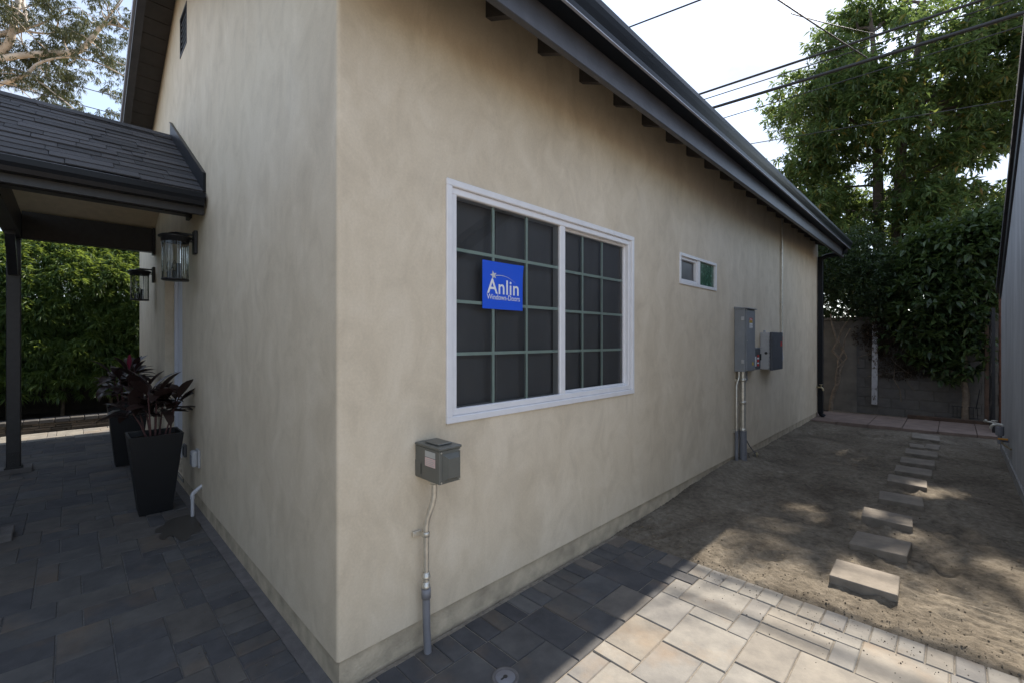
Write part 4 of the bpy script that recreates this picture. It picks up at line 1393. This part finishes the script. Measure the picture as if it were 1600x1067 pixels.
# fallen timber edging under the vine
b = MB(); b.box(-.55, .55, -.04, .04, 0, .09, .006)
o = b.obj("timber_edging", M['wood_post']); o.location = (1.75, 10.22, .0); o.rotation_euler = (0, .01, .06)
tag(o, "dark timber edging along the foot of the block wall", "timber")
t = thing("wire_rack", "small dark wire rack left at the foot of the block wall", "rack", (1.95, 10.33, 0))
b = MB()
for k in range(7): b.tube([(1.80 + k * .05, 10.40, .10), (1.80 + k * .05, 10.30, .30)], .004, 5)
b.tube([(1.78, 10.40, .10), (2.13, 10.40, .10)], .006, 6); b.tube([(1.78, 10.30, .30), (2.13, 10.30, .30)], .006, 6)
b.obj("grid", M['bracket'], t)
b = MB(); b.tube([(2.08, 10.32, .28), (2.13, 10.36, .62)], .008, 6); b.obj("handle", M['bracket'], t)

# ---- neighbour building on the right
nb = thing("neighbour_building", "grey streaky stucco building with dark roof edge along the right of the yard", "building", (2.25, 0, 0))
b = MB()
NXW = 2.262
prof = [(1.90, -.1), (8.08, -.1), (8.08, 2.16), (4.50, 4.13), (1.90, 2.16)]
b.prism(prof, 'x', NXW, NXW + 4.0)
b.obj("wall", M['grey_stucco'], nb)
b = MB()
def rz(y): return 2.16 + (8.08 - y) * 0.551
b.prism([(8.20, rz(8.20) + .01), (8.20, rz(8.20) + .11), (4.50, rz(4.5) + .115), (1.78, rz(8.20) + .11), (1.78, rz(8.20) + .01), (4.50, rz(4.5) + .012)][::-1], 'x', NXW - .045, NXW + 4.1)
b.obj("roof", M['rooftop'], nb)
b = MB(); b.prism([(8.08, rz(8.08) - .14), (8.08, rz(8.08) + .005), (4.50, rz(4.5) + .006), (1.90, rz(8.08) + .005), (1.90, rz(8.08) - .14), (4.50, rz(4.5) - .14)][::-1], 'x', NXW - .018, NXW - .001)
b.obj("rake_trim", M['black'], nb)
MB().box(NXW - .012, NXW + .1, 1.91, 8.07, -.1, .10).obj("base", M['conc'], nb)

bib((NXW - .002, 7.75, 0.37), (-1, 0.0, 0), "silver tap on a long spout low on the grey neighbour wall", mat=M['emt'], hmat=M['emt'])
b = MB(); b.tube([(NXW, 7.9, .36), (2.12, 7.98, .375)], .010, 8); b.tube([(2.12, 7.98, .375), (2.10, 7.98, .39)], .02, 8)
o = b.obj("water_pipe", M['emt']); tag(o, "thin galvanised pipe stub sticking out of the grey neighbour wall", "pipe")
t = thing("gas_valve", "dark valve with orange lever low on the grey neighbour wall", "valve", (2.23, 6.9, .33))
b = MB(); b.tube([(2.19, 6.9, .46), (2.19, 6.9, .36)], .036, 12); b.tube([(2.19, 6.9, .36), (2.19, 6.88, .26)], .02, 10); b.tube([(2.262, 6.95, .29), (2.19, 6.89, .30)], .014, 8); b.obj("body", M['greypvc'], t)
b = MB(); b.box(2.17, 2.25, 6.78, 6.80, .325, .345, .003); b.obj("lever", M['orange'], t)
b = MB(); b.tube([(2.20, 6.82, .29), (2.24, 6.62, .27), (2.255, 6.5, .275)], .011, 8); b.obj("outlet", M['brass'], t)

# ---- shrubs on the block wall
def rand_in(centers, radii, n, shell=0.35):
    c = np.asarray(centers, float); r = np.asarray(radii, float)
    vol = np.prod(r, axis=1); idx = rng.choice(len(c), size=n, p=vol / vol.sum())
    d = unit(rng.normal(size=(n, 3)))
    rad = rng.uniform(shell, 1.0, size=(n, 1)) ** 0.6
    return c[idx] + d * rad * r[idx], d


def shrub(name, label, trunks, blobs, nspray, k, Lr, wr, lmat, spread, droop, bark, group=None, cat="shrub", loc=None):
    t = thing(name, label, cat, loc or trunks[0][0][0], 0, group)
    for pts, r in trunks:
        b = MB(); b.tube(pts, r, 7)
        b.obj("trunk", bark, t)
    c, d = rand_in([q[0] for q in blobs], [q[1] for q in blobs], nspray)
    ax = unit(d * np.array([1, 1, .6]) + np.array([0, 0, .2]))
    bb, dd, L = sprays(c, ax, k, Lr, spread, droop)
    me = leaf_mesh("foliage", lmat, bb - np.array(t.location), dd, L, L * rng.uniform(wr[0], wr[1], size=len(L)), droop=.12)
    link("foliage", me, t)
    return t


def wob(p0, p1, n, amp, seed, r0, r1):
    rr = random.Random(seed)
    pts, rs_ = [], []
    for i in range(n + 1):
        f = i / n
        q = Vector(p0).lerp(Vector(p1), f)
        if 0 < i < n: q += Vector((rr.uniform(-amp, amp), rr.uniform(-amp, amp) * .5, rr.uniform(-amp, amp) * .4))
        pts.append(q); rs_.append(r0 + (r1 - r0) * f)
    return pts, rs_


shrub("climbing_shrub", "dark climbing shrub with bare twisted stems beside the black downspout",
      [wob((0.02, 10.30, 0.0), (0.16, 10.32, .85), 4, .04, 1, .04, .032), wob((0.16, 10.32, .85), (0.02, 10.30, 2.0), 6, .09, 2, .026, .015), wob((0.16, 10.32, .85), (0.28, 10.32, 2.1), 6, .09, 3, .024, .014), wob((0.10, 10.32, .5), (0.34, 10.30, 1.7), 6, .07, 4, .018, .01)],
      [((0.0, 10.35, 2.9), (.62, .42, .72)), ((0.45, 10.30, 2.5), (.62, .42, .62)), ((0.75, 10.35, 2.25), (.45, .35, .42)), ((-.6, 10.5, 3.0), (.6, .45, .7)), ((.35, 10.7, 3.3), (.6, .4, .5)), ((.95, 10.5, 2.75), (.55, .4, .5)), ((.15, 10.75, 2.15), (.5, .12, .4)), ((-.7, 10.75, 2.2), (.5, .12, .5))],
      2600, 9, (.045, .085), (.3, .45), M['leaf_vine'], .75, .1, M['vinebark'])
shrub("broad_leaf_shrub", "big shrub with broad glossy leaves over the wall beside the wooden post",
      [wob((1.95, 10.33, 0.0), (1.93, 10.30, .75), 3, .03, 5, .05, .045), wob((1.93, 10.30, .75), (1.35, 10.25, 1.35), 5, .05, 6, .04, .02), wob((1.93, 10.30, .75), (2.1, 10.25, 2.2), 5, .06, 7, .042, .02), wob((2.1, 10.25, 1.9), (1.6, 10.2, 2.6), 5, .07, 8, .025, .012), wob((1.35, 10.25, 1.35), (1.25, 10.2, 1.8), 4, .05, 9, .018, .01)],
      [((1.75, 10.25, 3.0), (.70, .5, .65)), ((2.15, 10.2, 2.9), (.45, .45, .75)), ((1.45, 10.2, 2.3), (.50, .42, .62)), ((1.9, 10.15, 2.2), (.42, .36, .62)), ((1.55, 10.2, 1.65), (.42, .3, .48)), ((2.0, 10.2, 1.2), (.26, .25, .42)), ((1.75, 10.25, .95), (.22, .2, .26)), ((1.35, 10.5, 2.9), (.5, .4, .5)), ((2.35, 10.3, 3.35), (.45, .4, .4)), ((2.5, 10.85, 2.4), (.35, .15, .8)), ((1.2, 10.3, 1.6), (.45, .22, .45)), ((1.6, 10.25, 1.25), (.40, .22, .38)), ((2.0, 10.3, 1.7), (.3, .2, .5)), ((1.6, 10.8, 2.1), (.6, .1, .35))],
      1950, 6, (.09, .18), (.36, .5), M['leaf_big'], .8, .15, M['vinebark'])
shrub("dead_vine", "dead brown vine tangle hanging on the block wall around the white post", 
      [wob((1.1, 10.42, .3), (1.0, 10.42, 1.6), 6, .1, 12, .008, .005), wob((1.3, 10.42, .5), (.9, 10.42, 1.5), 6, .12, 13, .006, .004), wob((.45, 10.44, 1.0), (.9, 10.43, 1.7), 6, .1, 14, .007, .004), wob((.6, 10.42, .75), (1.6, 10.42, 1.0), 8, .12, 15, .006, .003)],
      [((1.05, 10.42, 1.35), (.48, .07, .40)), ((1.35, 10.42, 1.0), (.32, .06, .22)), ((.55, 10.43, 1.55), (.22, .05, .22)), ((1.0, 10.42, .85), (.3, .05, .12)), ((1.1, 10.38, 1.7), (.55, .1, .3)), ((.72, 10.34, 1.62), (.2, .06, .22))],
      1900, 7, (.02, .045), (.35, .6), M['leaf_dry'], .95, .2, M['vinebark'], cat="vine")

# ---- dense greenery of the next garden, beyond the wall
c, d = rand_in([(-3, 12.5, 1.6), (-1.6, 12.7, 2.2), (-.2, 12.4, 2.0), (1.1, 12.6, 1.9), (2.4, 12.4, 2.2), (3.6, 12.6, 2.0), (5, 12.6, 1.8)], [(1.1, .6, 1.9)] * 7, 6500, .4)
bb, dd, L = sprays(c, unit(d + np.array([0, 0, .2])), 9, (.09, .18), .75, .1)
tag(link("far_garden_greenery", leaf_mesh("far_garden_greenery", M['leaf_vine'], bb, dd, L, L * .42, droop=.12)), 'dense dark greenery of the next garden behind the block wall', None, None, 'stuff')

# ---- the big tree behind the wall
def tree_big():
    t = thing("leafy_tree", "tall twin trunked broadleaf tree rising behind the block wall", "tree", (0.6, 14.5, 0))
    tr = [((.45, 14.5, -.1), (.40, 14.5, 3.4), (.38, 14.5, 5.2), (.35, 14.55, 7.2), (.30, 14.5, 9.0), (.2, 14.5, 10.4)),
          ((.72, 14.52, -.1), (.74, 14.5, 3.3), (.78, 14.5, 5.0), (.86, 14.5, 6.6), (1.1, 14.45, 8.4), (1.3, 14.5, 10.2))]
    for k, p in enumerate(tr):
        b = MB(); b.tube(p, [.17 - .02 * k, .13, .12, .10, .07, .03], 10); b.obj("trunk", M['bark'], t)
    rr = random.Random(21)
    blobs = []
    # outline of the crown: half widths by height
    def half(z):
        return np.interp(z, [3.2, 4.2, 5.5, 7.0, 8.5, 9.8, 10.8, 11.5], [1.7, 2.1, 2.5, 2.9, 2.9, 2.5, 1.8, .5])
    def cx(z):
        return np.interp(z, [3.2, 5, 7, 9, 11.4], [.45, .35, .62, .95, 1.25])
    for k in range(330):
        z = rr.uniform(2.9, 11.0)
        a = rr.uniform(0, 2 * math.pi)
        h = half(z) * rr.uniform(.25, .98) ** .55
        x = cx(z) + h * math.cos(a); y = 14.7 + h * math.sin(a) * .8
        if abs(x - .58) < .42 and y < 14.6 and z < 6.4 and rr.random() < .6: continue
        if x > 1.9 and z < 5.4 and rr.random() < .7: continue
        r = rr.uniform(.38, .78)
        if y - 1.1 * z - 1.25 * r < (2.15 if x < 1.25 else 2.55): continue
        blobs.append(((x, y, z), (r, r, r * .62)))
    for (x, y, z), r in blobs[:70]:
        src = tr[0] if x < .6 else tr[1]
        zi = max(2.8, z - rr.uniform(.5, 1.5))
        xs_ = float(np.interp(zi, [q[2] for q in src], [q[0] for q in src]))
        b = MB(); pts, rs_ = wob((xs_, 14.5, zi), (x, y, z), 4, .09, rr.randint(0, 9999), .05, .012); b.tube(pts, rs_, 6, caps=False)
        b.obj("branch", M['bark'], t)
    c, d = rand_in([q[0] for q in blobs], [q[1] for q in blobs], 12200, .1)
    # openings in the crown that let flecks of sun through to the yard
    sd = np.array(SUN)
    keep = np.ones(len(c), bool)
    for gx, gy, gr in ((.90, 3.74, .24), (.84, 3.17, .20), (1.62, 5.05, .26), (1.86, 5.2, .2), (1.30, 3.9, .22), (.47, 5.57, .2), (2.0, 6.2, .16), (.45, 4.2, .16), (1.62, 3.7, .18), (2.05, 3.4, .22)):
        w = c - np.array([gx, gy, 0])
        dist = np.linalg.norm(w - (w @ sd)[:, None] * sd, axis=1)
        keep &= dist > gr * .74
    c, d = c[keep], d[keep]
    ax = unit(d * np.array([1, 1, .35]) + np.array([0, 0, .15]) + rng.normal(size=d.shape) * .25)
    bb, dd, L = sprays(c, ax, 9, (.11, .21), .66, .16)
    link("crown", leaf_mesh("crown", M['leaf_tree'], bb - np.array(t.location), dd, L, L * rng.uniform(.24, .34, size=len(L)), droop=.18), t)
tree_big()

# ================================================================== LEFT: low wall, hedge, eucalyptus
kw = thing("planter_wall", "low stacked stone retaining wall with paver caps under the hedge", "wall", (-8.47, 0, 0))
MB().box(-8.75, -8.500, -5.5, 5, -.1, .145).obj("wall_core", M['mortar'], kw)
rr = random.Random(6)
lc = {}
for row in range(4):
    y = -5.0 + rr.uniform(0, .2)
    while y < 3:
        w = rr.choice([.14, .18, .24, .3, .36]); 
        k = (w, rr.randint(0, 1))
        if k not in lc:
            bb_ = MB(); bb_.box(-.03, .022 + .008 * k[1], -w / 2 + .003, w / 2 - .003, .002, .035, .004); lc[k] = bb_.mesh("ledger_stone", M['ledger'])
        link("ledger_stone", lc[k], kw, (-8.49 + rr.uniform(-.006, .006) + 8.47, y + w / 2, row * .0365 - .002))
        y += w
capm = MB(); capm.box(-.15, .15, -.083, .083, 0, .058, .006); capm = capm.mesh("cap_stone", M['paver'])
for k in range(46):
    link("cap_stone", capm, kw, (-8.58 + 8.47, -5.0 + k * .172, .147), (0, 0, rr.gauss(0, .01)))
MB().box(-10.6, -8.75, -5.5, 6, -.1, .16).obj("planting_soil", M['soil'], kw)

fn = thing("board_fence", "dark board fence behind the hedge at the left", "fence", (-9.75, 0, 0))
fb = MB(); fb.box(-.012, .012, -.072, .072, .05, 2.2, .002); fbm = fb.mesh("board", M['fence'])
for k in range(72):
    link("board", fbm, fn, (.013 * (k % 2), -5 + k * .14, 0))

hd = thing("hedge", "tall clipped green hedge with narrow drooping leaves beyond the porch", "hedge", (-9.2, 0, 0.15))
rr = random.Random(31)
for k in range(13):
    y = -4.6 + k * .62
    b = MB(); pts, rs_ = wob((-9.15 + rr.uniform(-.1, .1), y, .12), (-9.1, y + rr.uniform(-.15, .15), 2.4), 5, .05, k, .028, .012); b.tube(pts, rs_, 6)
    b.obj("stem", M['vinebark'], hd)
NH = 26000
cy = rng.uniform(-5, 4.2, size=NH)
cz = .50 + 2.85 * rng.random(NH) ** .85
depthn = np.abs(rng.normal(size=NH)) * .26
bulge = np.array([mnoise.noise(Vector((0, a_ * 2.2, b_ * 2.2))) for a_, b_ in zip(cy, cz)])
cxx = -8.74 - depthn + .16 * bulge - .02 * cz - .8 * np.clip(cz - 2.45, 0, 1) ** 1.4
top = rng.random(NH) < .22
cz[top] = 3.22 + .12 * bulge[top] - .10 * rng.random(top.sum()); cxx[top] = rng.uniform(-9.9, -9.4, size=top.sum())
keep = (cz > .70 + .3 * np.abs(bulge)) | (rng.random(NH) < .45)
keep &= (np.abs(cy + .6) < 2.0) | (rng.random(NH) < .4)
c = np.stack([cxx, cy, cz], 1)[keep]
ax = unit(np.array([.8, 0, -.05]) + rng.normal(size=c.shape) * np.array([.3, .6, .35]))
bb, dd, L = sprays(c, ax, 16, (.08, .15), .47, .30)
link("foliage", leaf_mesh("foliage", M['leaf_hedge'], bb - np.array(hd.location), dd, L, L * rng.uniform(.10, .15, size=len(L)), droop=.18), hd)

# eucalyptus far behind the hedge
eu = thing("eucalyptus_tree", "tall eucalyptus with pale smooth limbs and sparse grey green leaves behind the porch", "tree", (-27.5, -7.5, 0))
limbs = [([(-27.5, -7.5, -.2), (-25.9, -5.9, 6.1), (-25.0, -5.0, 9.1), (-23.74, -3.72, 10.9)], [.55, .42, .36, .30]),
         ([(-23.74, -3.72, 10.95), (-22.6, -2.57, 11.61), (-21.62, -1.4, 11.91), (-20.8, -0.6, 11.96), (-20.39, -0.3, 12.26), (-20.06, -0.03, 12.72), (-19.85, .18, 12.89), (-19.32, .7, 12.7)], [.20, .17, .16, .15, .135, .11, .07, .04]),
         ([(-20.06, -.03, 12.72), (-19.73, .29, 13.3), (-19.4, .62, 14.0)], [.07, .05, .03]),
         ([(-23.74, -3.72, 11.0), (-22.6, -2.57, 11.87), (-22.19, -2.3, 12.26), (-22.02, -2.2, 12.84), (-21.91, -2.1, 13.53), (-21.81, -2.0, 14.9)], [.22, .20, .18, .16, .14, .10]),
         ([(-23.74, -3.72, 12.33), (-22.6, -2.57, 12.49), (-22.11, -2.08, 12.65), (-21.94, -1.92, 12.79), (-21.94, -1.92, 13.19), (-22.11, -2.08, 14.46)], [.18, .15, .13, .11, .10, .07]),
         ([(-24.4, -4.4, 9.9), (-22.6, -2.57, 10.71), (-21.94, -1.92, 11.03), (-21.62, -1.59, 11.45), (-20.96, -.93, 11.68), (-20.14, -.12, 11.5), (-19.4, .62, 10.99)], [.12, .11, .10, .07, .05, .04, .025]),
         ([(-22.6, -2.57, 11.22), (-21.94, -1.92, 11.1), (-21.12, -1.1, 10.29), (-20.63, -.61, 9.71)], [.06, .05, .035, .02]),
         ([(-20.55, -.52, 11.98), (-19.9, .13, 11.68), (-19.32, .7, 11.33)], [.05, .04, .02]),
         ([(-21.9, -1.9, 12.7), (-21.3, -1.4, 12.9), (-20.9, -.9, 13.4), (-20.6, -.5, 13.5)], [.07, .05, .04, .02]),
         ([(-21.9, -1.9, 12.6), (-21.2, -1.2, 12.55), (-20.5, -1.0, 12.9), (-20.0, -.4, 13.0)], [.06, .05, .03, .02])]
for k, (p, r) in enumerate(limbs):
    # smooth the polyline
    P = [Vector(q) for q in p]; pts, rs_ = [], []
    for i in range(len(P) - 1):
        p0, p1, p2, p3 = P[max(i - 1, 0)], P[i], P[i + 1], P[min(i + 2, len(P) - 1)]
        for q in range(5):
            u = q / 5
            pts.append(0.5 * ((2 * p1) + (p2 - p0) * u + (2 * p0 - 5 * p1 + 4 * p2 - p3) * u * u + (3 * p1 - p0 - 3 * p2 + p3) * u ** 3)); rs_.append(r[i] + (r[i + 1] - r[i]) * u)
    pts.append(P[-1]); rs_.append(r[-1])
    rs_ = [q * (1 if k == 0 else .62) for q in rs_]
    b = MB(); b.tube(pts, rs_, 9); b.obj("trunk" if k == 0 else "branch", M['palebark'], eu)
rr = random.Random(77)
ends = []
for p, r in limbs[1:]:
    for i in range(1, len(p)):
        for q in range(4):
            u = rr.random()
            s0 = Vector(p[i - 1]).lerp(Vector(p[i]), u)
            dv = Vector((rr.uniform(-1, 1), rr.uniform(-1, 1), rr.uniform(-.7, .7))).normalized() * rr.uniform(.6, 1.6)
            ends.append((s0, s0 + dv))
for s0, e0 in ends[:90]:
    b = MB(); pts, rs_ = wob(s0, e0, 4, .08, rr.randint(0, 9999), .022, .006); b.tube(pts, rs_, 5, caps=False); b.obj("twig", M['palebark'], eu)
blobs = []
for s0, e0 in ends:
    if rr.random() < .75:
        r = rr.uniform(.24, .52); blobs.append((tuple(e0), (r, r, r * .8)))
for k in range(26):
    e0 = (rr.uniform(-24, -20.2), rr.uniform(-5, .6), rr.uniform(9.6, 15)); r = rr.uniform(.3, .6); blobs.append((e0, (r, r, r * .8)))
c, d = rand_in([q[0] for q in blobs], [q[1] for q in blobs], 3900, .1)
ax = unit(d * .4 + np.array([0, 0, -.8]) + rng.normal(size=d.shape) * .3)
bb, dd, L = sprays(c, ax, 9, (.10, .19), .6, .3)
link("crown", leaf_mesh("crown", M['leaf_euc'], bb - np.array(eu.location), dd, L, L * rng.uniform(.13, .2, size=len(L)), droop=.15), eu)

# unseen greenery added opposite the gable to darken wall and patio
gc = [(x_, -3.2, 1.3) for x_ in np.arange(-10, .9, 1.2)]
c, d = rand_in(gc, [(1.0, .4, 1.75)] * len(gc), 6500, .5)
bb, dd, L = sprays(c, unit(d + np.array([0, 0, .1])), 9, (.10, .19), .75, .1)
tag(link("added_shade_greenery", leaf_mesh("added_shade_greenery", M['leaf_vine'], bb, dd, L, L * .42, droop=.12)), 'unseen dark greenery added opposite the gable wall to shade the patio', None, None, 'stuff')

# ================================================================== OVERHEAD CABLES
def cable(p0, p1, r, sag, label):
    p0, p1 = Vector(p0), Vector(p1)
    pts = [p0.lerp(p1, i / 24) - Vector((0, 0, sag * 4 * (i / 24) * (1 - i / 24))) for i in range(25)]
    o = MB().tube(pts, r, 6, caps=False).obj("overhead_cable", M['cable'])
    return tag(o, label, "cable", "overhead cables")


cable((-16, 9.05, 7.33), (14, 9.05, 5.63), .029, .05, "thickest black overhead cable crossing in front of the tall tree")
cable((-16, 9.22, 7.81), (14, 9.22, 6.11), .022, .05, "black overhead cable crossing above the thickest one")
cable((-16, 9.38, 7.76), (14, 9.34, 6.02), .010, .06, "thin overhead cable hugging the underside of the upper cable")
cable((-16, 9.6, 6.95), (14, 9.6, 6.0), .009, .06, "thin overhead cable just below the thickest cable")
cable((-16, 9.65, 7.65), (14, 9.65, 3.75), .008, .03, "lowest thin overhead cable, meeting the tree halfway up")
cable((-6, 7.0, 8.15), (2, 7.0, 6.9), .014, .02, "lone overhead cable near the roof edge, crossing bright sky")
cable((.72, 9.2, 6.46), (-2.6, 2.5, 8.6), .012, .10, "service cable dropping from high over the roof to the thickest cable")
cable((.83, 9.35, 6.90), (-.15, 7.9, 7.02), .008, .02, "short thin drop cable joining the upper cable by the tree")
cable((-14, -6, 7.5), (-14, 6, 7.55), .010, .05, "lower thin cable behind the porch roof in front of the eucalyptus")
cable((-14.2, -6, 7.95), (-14.2, 6, 8.2), .010, .05, "upper thin cable behind the porch roof in front of the eucalyptus")
